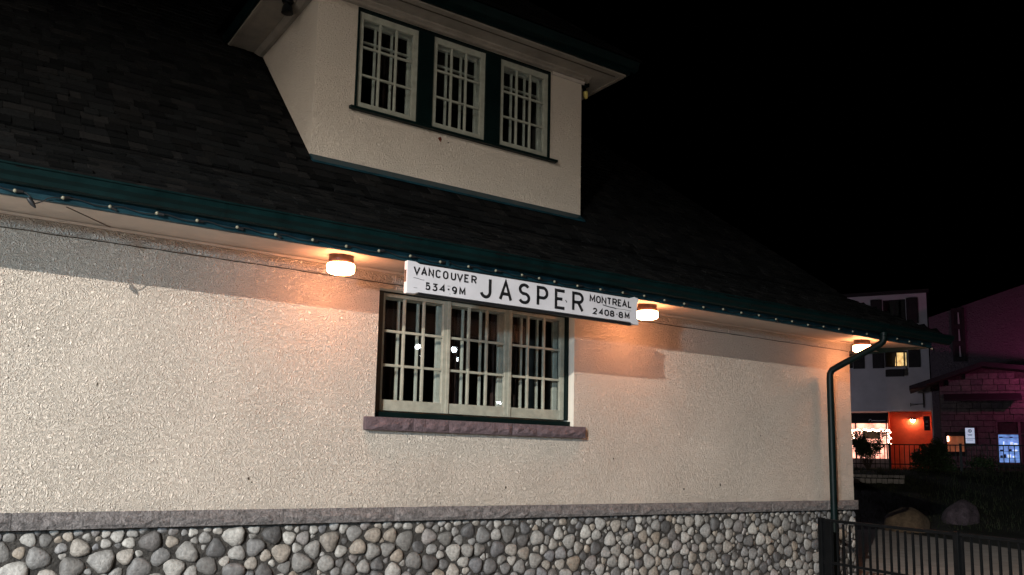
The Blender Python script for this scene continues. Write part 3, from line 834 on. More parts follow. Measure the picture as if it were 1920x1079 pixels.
GL = {
    'V': [[(0, 1), (.5, 0), (1, 1)]], 'A': [[(0, 0), (.5, 1), (1, 0)], [(.19, .32), (.81, .32)]],
    'N': [[(0, 0), (0, 1), (1, 0), (1, 1)]],
    'C': [arc(.5, .68, .5, .32, 25, 180) + arc(.5, .32, .5, .32, 180, 335)],
    'O': [arc(.5, .66, .5, .34, 0, 180) + arc(.5, .34, .5, .34, 180, 360) + [(1, .66)]], '0': [arc(.5, .62, .5, .38, 0, 180) + arc(.5, .38, .5, .38, 180, 360) + [(1, .62)]],
    'U': [[(0, 1)] + arc(.5, .34, .5, .34, 180, 360) + [(1, 1)]],
    'E': [[(1, 1), (0, 1), (0, 0), (1, 0)], [(0, .52), (.74, .52)]],
    'R': [[(0, 0), (0, 1), (.45, 1)] + arc(.55, .74, .45, .26, 90, -90) + [(0, .48)], [(.52, .48), (1, 0)]],
    'P': [[(0, 0), (0, 1), (.45, 1)] + arc(.55, .71, .45, .29, 90, -90) + [(0, .42)]],
    'J': [[(.92, 1)] + arc(.48, .30, .44, .30, 0, -90, 8) + arc(.48, .30, .48, .30, -90, -165, 7)],
    'S': [arc(.5, .74, .46, .26, 30, 180, 12) + arc(.5, .74, .46, .24, 195, 250, 4) + arc(.5, .26, .5, .25, 70, -15, 6) + arc(.5, .26, .5, .26, -20, -155, 12)],
    'M': [[(0, 0), (.04, 1), (.5, .25), (.96, 1), (1, 0)]], 'T': [[(0, 1), (1, 1)], [(.5, 1), (.5, 0)]], 'L': [[(0, 1), (0, 0), (1, 0)]],
    '5': [[(.92, 1), (.16, 1), (.10, .56)] + arc(.46, .33, .54, .33, 130, -150, 16)],
    '3': [[(.05, 1), (.92, 1), (.42, .62)] + arc(.45, .32, .52, .32, 75, -150, 14)],
    '4': [[(.78, 0), (.78, 1), (0, .28), (1, .28)]], '9': [arc(.5, .68, .5, .32, 0, 360, 20), [(1, .68)] + arc(.42, .42, .58, .42, 0, -75, 8) + [(.3, 0)]],
    '2': [arc(.5, .70, .48, .30, 165, -20, 12) + [(0, 0), (1, 0)]],
    '8': [arc(.5, .75, .42, .25, -90, 270, 18), arc(.5, .26, .5, .26, 90, 450, 18)], '-': [[(0, .5), (1, .5)]],
}


def ribbon(mb, pl, half, y0, y1):
    P = [Vector((p[0], p[1])) for p in pl]
    Q = [P[0]]
    for p in P[1:]:
        if (p - Q[-1]).length > half * 0.12: Q.append(p)
    P = Q; n = len(P); closed = (P[0] - P[-1]).length < half * 0.2
    if closed: P = P[:-1]; n -= 1
    Lf, Rt = [], []
    for i in range(n):
        d0 = (P[i] - P[i - 1]).normalized() if (i > 0 or closed) else None
        d1 = (P[(i + 1) % n] - P[i]).normalized() if (i < n - 1 or closed) else None
        if d0 is None: d0 = d1
        if d1 is None: d1 = d0
        n0 = Vector((-d0.y, d0.x)); n1 = Vector((-d1.y, d1.x)); m_ = (n0 + n1)
        if m_.length < 1e-4: m_ = n0
        m_.normalize(); k = half / max(0.45, m_.dot(n0))
        e = Vector((0, 0))
        Lf.append(P[i] + m_ * k); Rt.append(P[i] - m_ * k)
    v = [(p.x, y0, p.y) for p in Lf] + [(p.x, y0, p.y) for p in Rt] + [(p.x, y1, p.y) for p in Lf] + [(p.x, y1, p.y) for p in Rt]
    f = []
    for i in range(n if closed else n - 1):
        j_ = (i + 1) % n
        f += [(i, j_, n + j_, n + i), (i, 2 * n + i, 2 * n + j_, j_), (n + i, n + j_, 3 * n + j_, 3 * n + i)]
    if not closed: f += [(0, n, 3 * n, 2 * n), (n - 1, 3 * n - 1, 4 * n - 1, 2 * n - 1)]
    mb.add(v, f)


def letter(ch, x0, x1, z0, z1, half):
    mb = MB(); k = 0
    x0i, x1i, z0i, z1i = x0 + half, x1 - half, z0 + half, z1 - half
    if ch == '-': z0i, z1i = z0, z1
    for pl in GL[ch]:
        ribbon(mb, [(x0i + (x1i - x0i) * p[0], z0i + (z1i - z0i) * p[1]) for p in pl], half, YF - 0.0030 - 0.0005 * k, YF + 0.001); k += 1
    mb.build('letter', 'black', sign)


for ch, a_, b_ in (('V', 3.447, 3.515), ('A', 3.524, 3.587), ('N', 3.599, 3.655), ('C', 3.672, 3.729), ('O', 3.749, 3.806), ('U', 3.832, 3.888), ('V', 3.896, 3.963), ('E', 3.976, 4.029), ('R', 4.053, 4.112)):
    letter(ch, a_, b_, 1.627, 1.704, 0.0070)
for ch, a_, b_ in (('5', 3.572, 3.623), ('3', 3.643, 3.697), ('4', 3.718, 3.779), ('-', 3.797, 3.828), ('9', 3.848, 3.901), ('M', 3.926, 3.993)):
    letter(ch, a_, b_, 1.502, 1.573, 0.0070)
for ch, a_, b_ in (('J', 4.150, 4.286), ('A', 4.365, 4.516), ('S', 4.588, 4.729), ('P', 4.808, 4.948), ('E', 5.030, 5.167), ('R', 5.250, 5.399)):
    letter(ch, a_, b_, 1.504, 1.708, 0.0150)
for ch, a_, b_ in (('M', 5.477, 5.552), ('O', 5.565, 5.626), ('N', 5.638, 5.702), ('T', 5.712, 5.771), ('R', 5.786, 5.850), ('E', 5.860, 5.912), ('A', 5.921, 5.989), ('L', 6.002, 6.055)):
    letter(ch, a_, b_, 1.627, 1.704, 0.0072)
for ch, a_, b_ in (('2', 5.521, 5.580), ('4', 5.604, 5.661), ('0', 5.677, 5.739), ('8', 5.751, 5.813), ('-', 5.835, 5.862), ('8', 5.870, 5.934), ('M', 5.956, 6.025)):
    letter(ch, a_, b_, 1.506, 1.574, 0.0072)
# scrapes in the enamel
for pl, h in (([(5.655, 1.618), (5.70, 1.612), (5.75, 1.606), (5.80, 1.604), (5.84, 1.599)], 0.0055), ([(5.84, 1.600), (5.93, 1.603), (6.05, 1.598)], 0.0018), ([(3.450, 1.598), (3.49, 1.596), (3.535, 1.588), (3.56, 1.590)], 0.0022),
              ([(3.455, 1.508), (3.49, 1.508)], 0.0018), ([(5.165, 1.606), (5.178, 1.594), (5.183, 1.584)], 0.0055), ([(3.80, 1.568), (3.83, 1.570)], 0.002), ([(3.82, 1.497), (3.835, 1.497)], 0.002)):
    mb = MB(); ribbon(mb, [(a_, b_) for a_, b_ in pl], h, YF - .0012, YF + .001); mb.build('scrape', 'scrape', sign)

# dormer corner floodlight and the dark soffit fitting
t = thing('floodlight', 'small dark floodlight with yellowed lens under the dormer right eave', 'floodlight', (6.66, 0.66, DZ1))
MB().box(-.05, .05, -.05, .05, -0.05, -.001).build('junction_box', 'iron', t, bevel=.004)
MB().tube([(0, 0, -.05), (-.01, -.02, -.09), (-.005, -.03, -.13)], [0.02, 0.022, 0.036], 10).build('housing', 'iron', t, smooth=True)
MB().tube([(-.005, -.03, -.1305), (0, -.035, -.18), (.004, -.037, -.215)], [0.034, 0.03, 0.02], 12).build('lens', 'yellowed', t, smooth=True)
t = thing('soffit_lamp', 'dark unlit downlight under the dormer left eave', 'lamp', (2.80, 0.99, DZ1))
MB().lathe((0, 0, 0), [(0.06, -.001), (0.065, -.02), (0.05, -.04)], 16).build('mount', 'iron', t, smooth=True)
MB().lathe((0, 0, 0), [(0.035, -.041), (0.055, -.09), (0.065, -.15), (0.05, -.155)], 16).build('lamp_shade', 'iron', t, smooth=True)

# ------------------------------------------------------------------ near iron fence
f0 = Vector((9.985, -0.34, -1.6)); f1 = Vector((8.45, -6.0, -1.6)); fd = (f1 - f0).normalized(); fang = math.atan2(fd.y, fd.x)
nf = thing('iron_fence', 'black iron picket fence running out from the downspout corner', 'fence', f0, fang)
LF = (f1 - f0).length
pi_me = MB().box(-.011, .011, -.011, .011, 0.06, 0.875).mesh('picket', 'iron')
for k, (a_, b_) in enumerate(((0.885, 0.922), (0.345, 0.378), (0.10, 0.13))):
    MB().box(0, LF, -.0175, .0175, a_, b_).build('rail', 'iron', nf, bevel=.003)
posts = [0.0, 2.20, 4.4]
for x in posts:
    MB().box(x - .035, x + .035, -.035, .035, 0.0, 0.93).build('post', 'iron', nf, bevel=.004)
MB().box(0.06, 0.20, -.022, .022, 0.02, 0.90).build('latch_plate', 'iron', nf, bevel=.004)
x = 0.30
while x < LF:
    if all(abs(x - p) > 0.06 for p in posts):
        o = link('picket', pi_me, nf); o.location = (x, 0, 0)
    x += 0.1155

# ------------------------------------------------------------------ far bank: boulders, lit strips, grass, shrubs, fence
def boulder(name, label, mat, s, u, w, h, seed):
    rnd = random.Random(seed); bm = bmesh.new(); bmesh.ops.create_icosphere(bm, subdivisions=3, radius=1)
    ph = [rnd.uniform(0, 6) for _ in range(6)]
    pl = [(Vector((rnd.gauss(0, 1), rnd.gauss(0, 1), abs(rnd.gauss(0, 1)))).normalized(), rnd.uniform(.78, .98)) for _ in range(13)]
    for v in bm.verts:
        d_ = v.co.normalized(); v.co = d_ * min([1.0] + [q / max(1e-4, n_.dot(d_)) for n_, q in pl if n_.dot(d_) > .1])
    for v in bm.verts:
        c = v.co; k = 1 + 0.10 * math.sin(2.3 * c.x + ph[0]) + 0.09 * math.sin(3.1 * c.y + ph[1]) + 0.07 * math.sin(4.2 * c.z + ph[2]) + 0.04 * math.sin(7 * c.x + ph[3])
        v.co = Vector((c.x * w * k, c.y * w * 0.75 * k, max(-0.35, c.z) * h * k))
    me = bpy.data.meshes.new(name); bm.to_mesh(me); bm.free(); me.materials.append(M[mat])
    for p in me.polygons: p.use_smooth = True
    o = link(name, me); p = far(s, u); o.location = (p.x, p.y, ground_z(p.x, p.y) + 0.1); o.rotation_euler = (0, 0, -AZ)
    tag(o, label, 'boulder', 'boulders on the dark bank')


boulder('boulder', 'low tan boulder on the dark bank above the iron fence', 'boulder_tan', 24.7, -0.72, 0.66, 0.50, 1)
boulder('boulder', 'rounded pinkish grey boulder right of the tan one', 'boulder_grey', 26.6, 0.55, 0.46, 0.62, 2)

kb = thing('lit_strips', 'light striped by the far railing, built as two rows of pale blocks on the bank', 'lit_strips', far(31, 0), -AZ)
kbz = ground_z(*far(31, -1.8).xy)
KR = random.Random(8)
for row, (y0, z0, h) in enumerate(((0.0, kbz + .02, 0.15), (0.6, kbz + .20, 0.09))):
    x = -2.75
    while x < -0.98:
        w = 0.17
        MB().box(x, x + w - .02, y0, y0 + .3, z0 + KR.uniform(-.012, .012), z0 + h).build('lit_strip_block', 'paving', kb, bevel=.01)
        x += w

gs = MB(); GR = random.Random(21)
for _ in range(9000):
    s_ = GR.uniform(25.6, 35.5); u_ = GR.uniform(-4.6, 7.5)
    p = far(s_, u_); z = ground_z(p.x, p.y); h = GR.uniform(0.05, 0.17); w = 0.012; a_ = GR.uniform(0, 6.28)
    dx, dy = math.cos(a_) * w, math.sin(a_) * w; lx, ly = GR.uniform(-.06, .06), GR.uniform(-.06, .06)
    gs.add([(p.x - dx, p.y - dy, z - .03), (p.x + dx, p.y + dy, z - .03), (p.x + lx, p.y + ly, z + h)], [(0, 1, 2)])
tag(gs.build('grass', 'grass'), 'dark rough grass on the bank beyond the iron fence', 'grass', kind='stuff')


def shrub(label, s, u, w, h, n, seed, leaf=0.055, open_=0.0):
    rnd = random.Random(seed); p = far(s, u); z = ground_z(p.x, p.y)
    t = thing('shrub', label, 'shrub', (p.x, p.y, z - .02), -AZ, group='shrubs along the far fence')
    stem = MB(); tips = []
    for k in range(16):
        a_ = rnd.uniform(0, 6.28); r_ = rnd.uniform(.3, .85)
        tip = Vector((math.cos(a_) * w * r_, math.sin(a_) * w * r_ * .7, h * rnd.uniform(.5, .95))); mid = tip * .5 + Vector((rnd.uniform(-.1, .1), rnd.uniform(-.1, .1), .05))
        stem.tube([(0, 0, 0), mid, tip], [0.02, 0.012, 0.005], 5); tips.append(tip)
    stem.build('stem', 'bark', t)
    lf = MB()
    clumps = [(rnd.choice(tips) * rnd.uniform(.6, 1.05), rnd.uniform(.12, .26)) for _ in range(34)]
    for _ in range(n):
        if rnd.random() < 0.55 or open_ > 0:
            c, cr = rnd.choice(clumps); d_ = Vector((rnd.gauss(0, 1), rnd.gauss(0, 1), rnd.gauss(0, 1))).normalized() * cr * rnd.random() ** .5; q = c + d_
        else:
            d_ = Vector((rnd.gauss(0, 1), rnd.gauss(0, 1), rnd.gauss(0, 1))).normalized(); d_.z = abs(d_.z) * 1.0
            q = Vector((d_.x * w, d_.y * w * .7, d_.z * h)) * rnd.uniform(.5, .98)
        if q.z < .02: q.z = .02 + rnd.random() * .1
        a_ = Vector((rnd.gauss(0, 1), rnd.gauss(0, 1), rnd.gauss(0, .6))).normalized(); b_ = a_.cross(Vector((rnd.gauss(0, 1), rnd.gauss(0, 1), rnd.gauss(0, 1)))).normalized()
        l_ = leaf * rnd.uniform(.7, 1.4)
        lf.add([q - a_ * l_, q + b_ * l_ * .42, q + a_ * l_, q - b_ * l_ * .42], [(0, 1, 2, 3)])
    lf.build('foliage', 'leaf', t, kind='stuff')
    return t


shrub('open leafy shrub at the station corner before the lit shop', 33.6, -2.15, 0.78, 1.45, 2600, 4, 0.05, 1)
shrub('dense rounded dark shrub before the orange wall', 33.8, -0.05, 0.80, 1.05, 5200, 5, 0.05)
shrub('low thin shrub between the fence and the lit display window', 34.3, 1.55, 0.62, 0.55, 900, 6, 0.045, 1)

bf = thing('iron_fence', 'distant black iron railing along the top of the bank', 'fence', far(35, 0, -.05), -AZ)
for a_, b_ in ((0.92, 0.96), (0.20, 0.235)):
    MB().box(-3.2, 5.6, -.018, .018, a_, b_).build('rail', 'iron', bf)
pm = MB().box(-.014, .014, -.014, .014, .06, 0.93).mesh('picket', 'iron')
x = -3.15; k = 0
while x < 5.6:
    if k % 14 == 10: MB().box(x - .045, x + .045, -.04, .04, -.05, 1.0).build('post', 'iron', bf)
    else: link('picket', pm, bf).location = (x, 0, 0)
    x += 0.168; k += 1

# ------------------------------------------------------------------ far white building
wb = thing('white_building', 'pale rendered building with lit window and orange entrance beyond the station corner', 'building', far(48, 0, 0), -AZ)
mb = holed_wall(-14, 0.0, 2.97, 9.02, [(-2.06, -0.99, 5.22, 6.03), (-2.06, -0.99, 7.50, 8.75), (-4.7, -3.62, 5.22, 6.03)], 0.0, .2)
mb.add([(0, 0, 2.97), (0, 9, 2.97), (0, 9, 9.02), (0, 0, 9.02)], [(0, 1, 2, 3)])
mb.add([(-14, 0, 2.97), (0, 0, 2.97), (0, 9, 2.97), (-14, 9, 2.97)], [(0, 3, 2, 1)])
mb.build('wall', 'far_white', wb)
MB().box(-14.2, 0.12, -.15, 9.2, 9.02, 9.2).build('roof', 'far_dark', wb)
MB().box(-14, -0.02, -.03, -.001, 2.93, 3.05).build('floor_band', 'far_white', wb)
MB().box(-.001, 0.35, 0.02, .3, 0.0, 3.95).build('pier', 'far_white', wb)
MB().box(-2.0, -0.02, 1.35, 1.5, -.05, 2.96).build('entrance_wall', 'orange', wb, label='orange painted entrance wall lit by a lamp')
MB().box(-2.06, -2.0, 0.32, 1.5, -.05, 2.92).build('entrance_side', 'orange', wb)
MB().box(-0.018, 0.0, 0.02, 1.5, -.05, 2.92).build('entrance_side', 'orange', wb)


def far_window(x0, x1, z0, z1, parent, lit, label=None):
    f = MB(); t_ = .05
    f.box(x0, x0 + t_, .03, .12, z0, z1); f.box(x1 - t_, x1, .03, .12, z0, z1); f.box(x0 + t_, x1 - t_, .03, .12, z0, z0 + t_); f.box(x0 + t_, x1 - t_, .03, .12, z1 - t_, z1)
    xm = (x0 + x1) / 2; f.box(xm - .025, xm + .025, .035, .12, z0 + t_, z1 - t_)
    w = f.build('window', 'far_dark', parent, label=label)
    MB().box(x0 + t_, xm - .025, .07, .076, z0 + t_, z1 - t_).build('pane', 'glass', w)
    MB().box(xm + .025, x1 - t_, .07, .076, z0 + t_, z1 - t_).build('pane', 'glass', w)
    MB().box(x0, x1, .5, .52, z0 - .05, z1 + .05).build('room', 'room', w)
    if lit:
        n = 18; v = []
        for z in (z0 + .05, z1 - .05):
            for i in range(n + 1): v.append((xm - .02 + .36 * i / n + (.05 if z < z0 + .2 else 0) * (i / n - 1), .2 + .03 * math.sin(i * 1.4), z))
        MB().add(v, [(i, i + 1, n + 2 + i, n + 1 + i) for i in range(n)]).build('curtain', 'lit_curtain', w, smooth=True)
        MB().box(x1 - .12, x1 - .06, .2, .21, z0 + .06, z1 - .06).build('curtain', 'lit_curtain', w)
    return w


far_window(-2.06, -0.99, 5.22, 6.03, wb, True, 'lit window with a bright yellow curtain')
far_window(-2.06, -0.99, 7.50, 8.75, wb, False)
far_window(-4.7, -3.62, 5.22, 6.03, wb, False)
for z0, z1, xs in ((5.17, 6.07, (-2.66, -0.96)), (7.45, 8.80, (-2.66, -0.96)), (5.17, 6.07, (-5.3, -3.60))):
    for x in xs:
        sh = MB(); sh.box(x, x + .56, -.05, -.002, z0, z1); s_ = sh.build('shutter', 'far_dark', wb)
        for k in range(int((z1 - z0) / .12)):
            MB().box(x + .06, x + .50, -.062, -.0505, z0 + .05 + k * .12, z0 + .13 + k * .12).build('slat', 'far_dark', s_)
MB().box(-2.05, -1.18, -.30, -.001, 4.71, 5.06).build('air_conditioner', 'far_dark', wb, bevel=.02)
MB().box(-2.12, -1.1, -.10, -.001, 5.10, 5.165).build('window_ledge', 'far_white', wb)
MB().tube([(-.34, -.05, 3.95), (-.34, -.05, 3.1)], .03, 8).build('drainpipe', 'far_dark', wb)
br = MB(); br.box(-.95, -.36, -.06, -.03, 3.26, 3.30); br.tube([(-.93, -.045, 3.20), (-.40, -.045, 3.30)], .012, 6); br.box(-.96, -.93, -.06, -.03, 3.16, 3.34)
br.build('bracket', 'far_dark', wb)
# shop below: awning, lit glass, counter
aw = MB(); aw.prism_x([(0.25, 2.86), (-0.75, 2.30), (-0.75, 2.27), (0.25, 2.80)], -6.5, -2.02); aw.build('awning', 'far_dark', wb)
GLY = [[(-2.9, 2.37), (-2.86, 2.47), (-2.78, 2.47)], [(-2.80, 2.39), (-2.66, 2.41), (-2.42, 2.40), (-2.12, 2.41)]]
mb = MB()
for pl in GLY: ribbon(mb, pl, .016, -.772, -.758)
mb.build('awning_lettering', 'far_white', wb)
MB().box(-6.5, -2.07, 0.40, 0.44, 0.3, 2.4).build('shop_window', 'shop_glow', wb, label='brightly lit pink shop window under a dark awning')
for x in (-5.2, -3.95, -3.62, -2.14): MB().box(x - .03, x + .03, 0.34, 0.399, 0.2, 2.4).build('mullion', 'far_dark', wb)
MB().box(-3.3, -2.45, 0.28, 0.33, 1.52, 1.95).build('menu_board', 'bark', wb)
MB().box(-6.5, -2.07, 0.25, 0.40, -.05, 0.5).build('stall_riser', 'far_stone', wb)
# black notice on the orange wall's right edge
t = thing('wall_notice', 'black notice board at the right edge of the orange wall', 'notice', far(47.9, -.20, 0), -AZ)
MB().box(-.17, .10, -.02, 0, 1.94, 2.66).build('board', 'black', t, bevel=.008)
mb = MB()
for z in (2.40, 2.34, 2.16): mb.box(-.10, .02, -.024, -.0205, z, z + .015)
mb.build('print', 'far_white', t)
# fairy lights under the awning
t = thing('fairy_lights', 'swagged glowing fairy lights across the lit shop front', 'string lights', far(47.3, 0, 0), -AZ)
pth = [(-3.85 + .05 * i, 0, 2.02 - .10 * abs(math.sin(i * .42))) for i in range(37)]
MB().tube(pth, .008, 5).build('cable', 'rubber', t)
fb = MB().ball((0, 0, 0), .042, 8, 5).mesh('bulb', 'fairy', True)
for i in range(0, 37, 2):
    link('bulb', fb, t).location = (pth[i][0], 0, pth[i][2] - .035)
for i in range(9):
    link('bulb', fb, t).location = (-1.98 + .06 * math.sin(i * 2.0), 0, 1.92 - .10 * i)
    if i < 7: link('bulb', fb, t).location = (-3.72 + .10 * math.sin(i * 2.4), 0, 1.75 - .07 * i)
# lamp on the orange wall
t = thing('wall_lamp', 'small glowing lamp on the orange entrance wall', 'lamp', far(48 + 1.2, -.90, 2.55), -AZ)
MB().box(-.06, .06, .10, .148, -.06, .10).build('bracket', 'far_dark', t)
MB().lathe((0, 0, 0), [(0.05, .10), (0.16, .02), (0.17, 0.0), (0.02, .06)], 14).build('lamp_shade', 'far_dark', t, smooth=True)
MB().ball((0, 0, -.03), .10, 12, 8).build('bulb', 'far_lamp', t, smooth=True)
# neon-washed stone building ------------------------------------------------
sbd = thing('stone_building', 'purple lit stone building with low gabled front at the right edge', 'building', far(46, 0, 0), -AZ)
tw = MB()
tw.add([(0.05, 1.6, 0), (9, 1.6, 0), (9, 1.6, 10.2), (4.6, 1.6, 9.15), (0.05, 1.6, 7.65), (0.05, 9, 0), (0.05, 9, 7.65), (9, 9, 0), (9, 9, 10.2), (4.6, 9, 9.15)],
       [(0, 1, 2, 3, 4), (5, 0, 4, 6), (1, 7, 8, 2), (4, 3, 9, 6), (3, 2, 8, 9)])
tw.build('tall_wall', 'far_plaster', sbd)
nw = MB(); nw.box(1.08, 1.66, 1.50, 1.598, 5.35, 8.05); nwo = nw.build('window', 'far_dark', sbd)
for z0, z1 in ((7.2, 7.85), (6.35, 7.0), (5.55, 6.15)):
    MB().box(1.18, 1.56, 1.482, 1.488, z0, z1).build('pane', 'glass', nwo)
    MB().add([(1.36, 1.492, z0 + .03), (1.44, 1.492, z0 + .03), (1.41, 1.492, z1 - .03), (1.37, 1.492, z1 - .03)], [(0, 1, 2, 3)]).build('curtain', 'far_white', nwo)


def gable(u): return 3.98 + (u + .9) * (1.06 / 3.1) if u < 2.2 else 5.04 - (u - 2.2) * 0.135


lw = MB(); us = [0.38, 1.3, 2.2, 3.4, 5, 9]
lw.add([(us[0], 0.03, -.1)] + [(u, 0.03, gable(u) - .22) for u in us] + [(9, 0.03, -.1)], [tuple([0] + list(range(1, 7)) + [7])])
lw.add([(us[0], 0.03, -.1), (us[0], 1.6, -.1), (us[0], 1.6, gable(.38) - .22), (us[0], .03, gable(.38) - .22)], [(0, 1, 2, 3)])
front = lw.build('front_wall', 'mortar', sbd)
us2 = [-.92, 0.6, 2.2, 3.4, 5, 9.3]
rf = MB(); rf.prism_y([(u, gable(u)) for u in us2] + [(u, gable(u) - .2) for u in reversed(us2)], -0.85, 1.55); rf.build('porch_roof', 'far_dark', sbd)
MB().tube([(-.86, -.80, 3.85), (-.2, -.8, 3.97)], .06, 8).build('porch_gutter', 'far_dark', sbd)
BRR = random.Random(14); z = 0.1; row = 0
openings = [(2.66, 4.5, 0.30, 2.34), (0.55, 1.38, 0.80, 1.66)]
while z < 4.9:
    x = 0.38 + (row % 2) * -.0
    while x < 5.0:
        w = BRR.uniform(.32, .72); x1 = min(x + w, 5.0)
        if z + .26 < min(gable(x), gable(x1)) - .24:
            spans = [(x, x1)]
            for (oa, ob, oz0, oz1) in openings:
                if z + .26 > oz0 and z < oz1:
                    ns = []
                    for p, q in spans:
                        if q <= oa or p >= ob: ns.append((p, q))
                        else:
                            if oa - p > .08: ns.append((p, oa))
                            if q - ob > .08: ns.append((ob, q))
                    spans = ns
            for p, q in spans:
                MB().box(p + .012, q - .012, -.03 - BRR.uniform(0, .035), .028, z + .01, z + .265).build('stone_block', 'far_stone', front)
        x = x1
    z += .28; row += 1
aw = MB(); aw.prism_x([(-.035, 3.62), (-.65, 3.30), (-.65, 3.22), (-.035, 3.50)], .55, 3.75); aw.build('awning', 'far_dark', sbd)
# lit display window with dark transom panes
f = MB(); f.box(2.66, 4.5, -.06, .0, 2.26, 2.34); f.box(2.66, 4.5, -.06, 0, 1.68, 1.74); f.box(2.66, 2.74, -.06, 0, .30, 2.26); f.box(3.56, 3.66, -.06, 0, .30, 2.26); f.box(4.42, 4.5, -.06, 0, .3, 2.26); f.box(2.74, 4.42, -.06, 0, .3, .38)
dw_ = f.build('display_window', 'far_stone', sbd, label='display window glowing ice blue behind the far railing')
for a_, b_ in ((2.75, 3.55), (3.67, 4.41)):
    MB().box(a_, b_, -.02, -.014, 1.75, 2.25).build('pane', 'glass', dw_)
    MB().box(a_, b_, -.012, .02, 1.745, 2.255).build('room', 'room', dw_)
MB().box(2.75, 3.555, .0, .02, .39, 1.675).build('display_back', 'ice', dw_)
MB().box(3.665, 4.415, .0, .02, .39, 1.675).build('room', 'room', dw_)
IR = random.Random(9)
for zz in (.62, .92, 1.22, 1.55):
    MB().box(2.76, 3.55, -.05, -.001, zz - .03, zz - .012).build('shelf', 'far_dark', dw_)
    x = 2.78
    while x < 3.48:
        w = IR.uniform(.05, .17); h = IR.uniform(.05, .16)
        if IR.random() < .65: MB().box(x, x + w, -.045, -.005, zz - .01, zz + h * (.6 if zz > 1.5 else 1)).build('product', IR.choice(('ice_white', 'ice_white', 'poster_ink')), dw_)
        x += w + IR.uniform(.02, .07)
# small amber window and planters
f = MB(); f.box(.55, 1.38, -.05, 0, 1.60, 1.66); f.box(.55, .61, -.05, 0, .8, 1.6); f.box(1.32, 1.38, -.05, 0, .8, 1.6); f.box(.61, 1.32, -.05, 0, .8, .86)
aw_ = f.build('window', 'far_dark', sbd, label='small amber lit window of the stone building')
MB().box(.612, 1.318, .0, .015, .862, 1.598).build('pane', 'amber', aw_)
MB().box(.62, .68, -.03, -.001, 1.35, 1.58).build('blind', 'fairy', aw_)
# backlit poster
t = thing('poster_sign', 'upright pale blue backlit poster on the stone wall', 'sign', far(45.9, 1.58, 0), -AZ)
MB().box(-.21, .21, -.05, .03, 1.24, 2.00).build('frame', 'far_dark', t, bevel=.006)
MB().box(-.19, .19, -.058, -.0505, 1.26, 1.98).build('poster_face', 'poster', t)
mb = MB(); ribbon(mb, arc(0, 1.84, .07, .07, 0, 360, 20), .014, -.0615, -.0585)
mb.add([(.035 * math.cos(i * .785), -.0612, 1.84 + .035 * math.sin(i * .785)) for i in range(8)], [tuple(range(8))])
mb.build('emblem', 'poster_ink', t)
mb = MB()
for z, a_, b_ in ((1.66, -.11, .10), (1.62, -.08, .09), (1.47, -.19, .19), (1.40, -.13, .12)): mb.box(a_, b_, -.0612, -.0585, z, z + .018)
mb.build('print', 'poster_ink', t)

# ------------------------------------------------------------------ lamps that light the place
def lamp_light(name, kind, e, c, loc, parent, size=0.1, rot=(0, 0, 0), spot=None, blend=0.3):
    l = bpy.data.lights.new(name, kind); l.energy = e; l.color = c; l.shadow_soft_size = size
    if spot: l.spot_size = spot; l.spot_blend = blend
    o = bpy.data.objects.new(name, l); COL.objects.link(o); o.location = loc; o.rotation_euler = rot; o.parent = parent
    return o


def street_lamp(label, loc, h, kind):
    t = thing('street_lamp', label, 'street lamp', loc)
    MB().lathe((0, 0, 0), [(.12, 0), (.12, .25), (.06, .32), (.05, h * .6), (.035, h - .1)], 14).build('pole', 'iron', t, smooth=True)
    return t


# tall cut-off street lamp left behind the camera: the key light
kx, ky, kz = -14.4, -15.3, 8.35
t = street_lamp('tall street lamp with a flat shielded head left of the camera', (kx, ky - .8, -1.6), 10.15, 0)
MB().tube([(0, 0, 9.95), (0, .3, 10.13), (0, .9, 10.15)], .035, 8).build('arm', 'iron', t, smooth=True)
MB().box(-.16, .16, .5, 1.1, 10.02, 10.12).build('lamp_head', 'iron', t, bevel=.02)
lamp_light('lamp_beam', 'SPOT', KEY_W, KEY_C, (0, .8, 9.95), t, 0.04, (0, 0, 0), math.radians(168), 0.30)
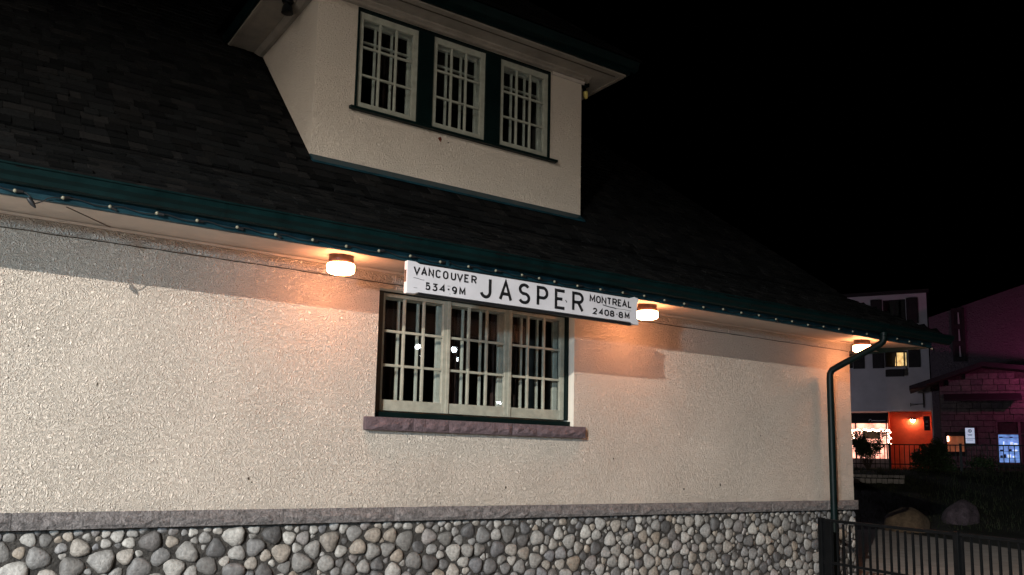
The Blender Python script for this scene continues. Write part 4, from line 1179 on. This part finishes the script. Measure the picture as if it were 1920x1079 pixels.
# added shielded lantern, out of view left: soft cool fill thrown low onto the wall
t = street_lamp('added short post fill lantern with a hooded head, unseen left of the station', (-8.0, -9.0, -1.6), 3.4, 0)
MB().lathe((0, 0, 0), [(.20, 3.50), (.24, 3.56), (.05, 3.70)], 16).build('hood', 'iron', t, smooth=True)
lamp_light('added_fill_light', 'SPOT', FILL_W, FILL_C, (0, 0, 3.42), t, 0.3, Vector((13.0, 9.0, -18.5)).to_track_quat('-Z', 'Y').to_euler(), math.radians(116), 0.40)
# twin globe street lamp that shows as reflections in the lower window
t = street_lamp('twin globe street lamp behind the camera, mirrored in the lower window', (15.05, -19.0, -1.6), 5.2, 0)
MB().tube([(-.75, 0, 5.35), (-.6, 0, 5.15), (0, 0, 5.05), (.6, 0, 5.15), (.75, 0, 5.35)], .03, 8).build('arm', 'iron', t, smooth=True)
for x in (-.72, .72):
    MB().ball((x, 0, 5.60), .115, 14, 8).build('globe', 'streetglow', t, smooth=True)
    MB().ball((x + .12, 0.1, 5.25), .06, 12, 8).build('globe', 'streetglow', t, smooth=True)
for x, z, lb_ in ((17.9, 2.2, 'low lantern behind the camera, nearer of a pair mirrored at the window foot'), (20.6, 1.97, 'low lantern behind the camera, farther of a pair mirrored at the window foot')):
    t = street_lamp(lb_, (x, -19.0, -1.6), 3.4, 0)
    MB().ball((0, 0, z + 1.6), .16, 14, 8, .5).build('globe', 'streetglow', t, smooth=True)
# magenta floodlight washing the stone building, and the entrance light
t = thing('floodlight', 'magenta floodlight on a bracket washing the purple stone building', 'floodlight', far(43.8, 5.3, 4.3), -AZ)
MB().box(-.12, .12, -.05, .12, -.12, .12).build('housing', 'iron', t, bevel=.01)
MB().box(-.10, .10, .121, .126, -.10, .10).build('lens', 'pink_lamp', t)
MB().tube([(0, 0, -.12), (0, 0, -4.3)], .03, 8).build('pole', 'iron', t)
lamp_light('flood_beam', 'SPOT', 210, (1.0, 0.12, 0.42), (0, .2, 0), t, .1, (math.radians(88), 0, math.radians(24)), math.radians(150), .5)
t = street_lamp('street lamp beyond the far railing lighting the white building', far(40.0, -6.5, 0), 2.85, 0)
MB().ball((0, 0, 2.9), .16, 12, 8).build('globe', 'bulb', t, smooth=True)
lamp_light('globe_light', 'POINT', 330, (0.92, 0.86, 1.0), (0, 0, 3.2), t, .15)
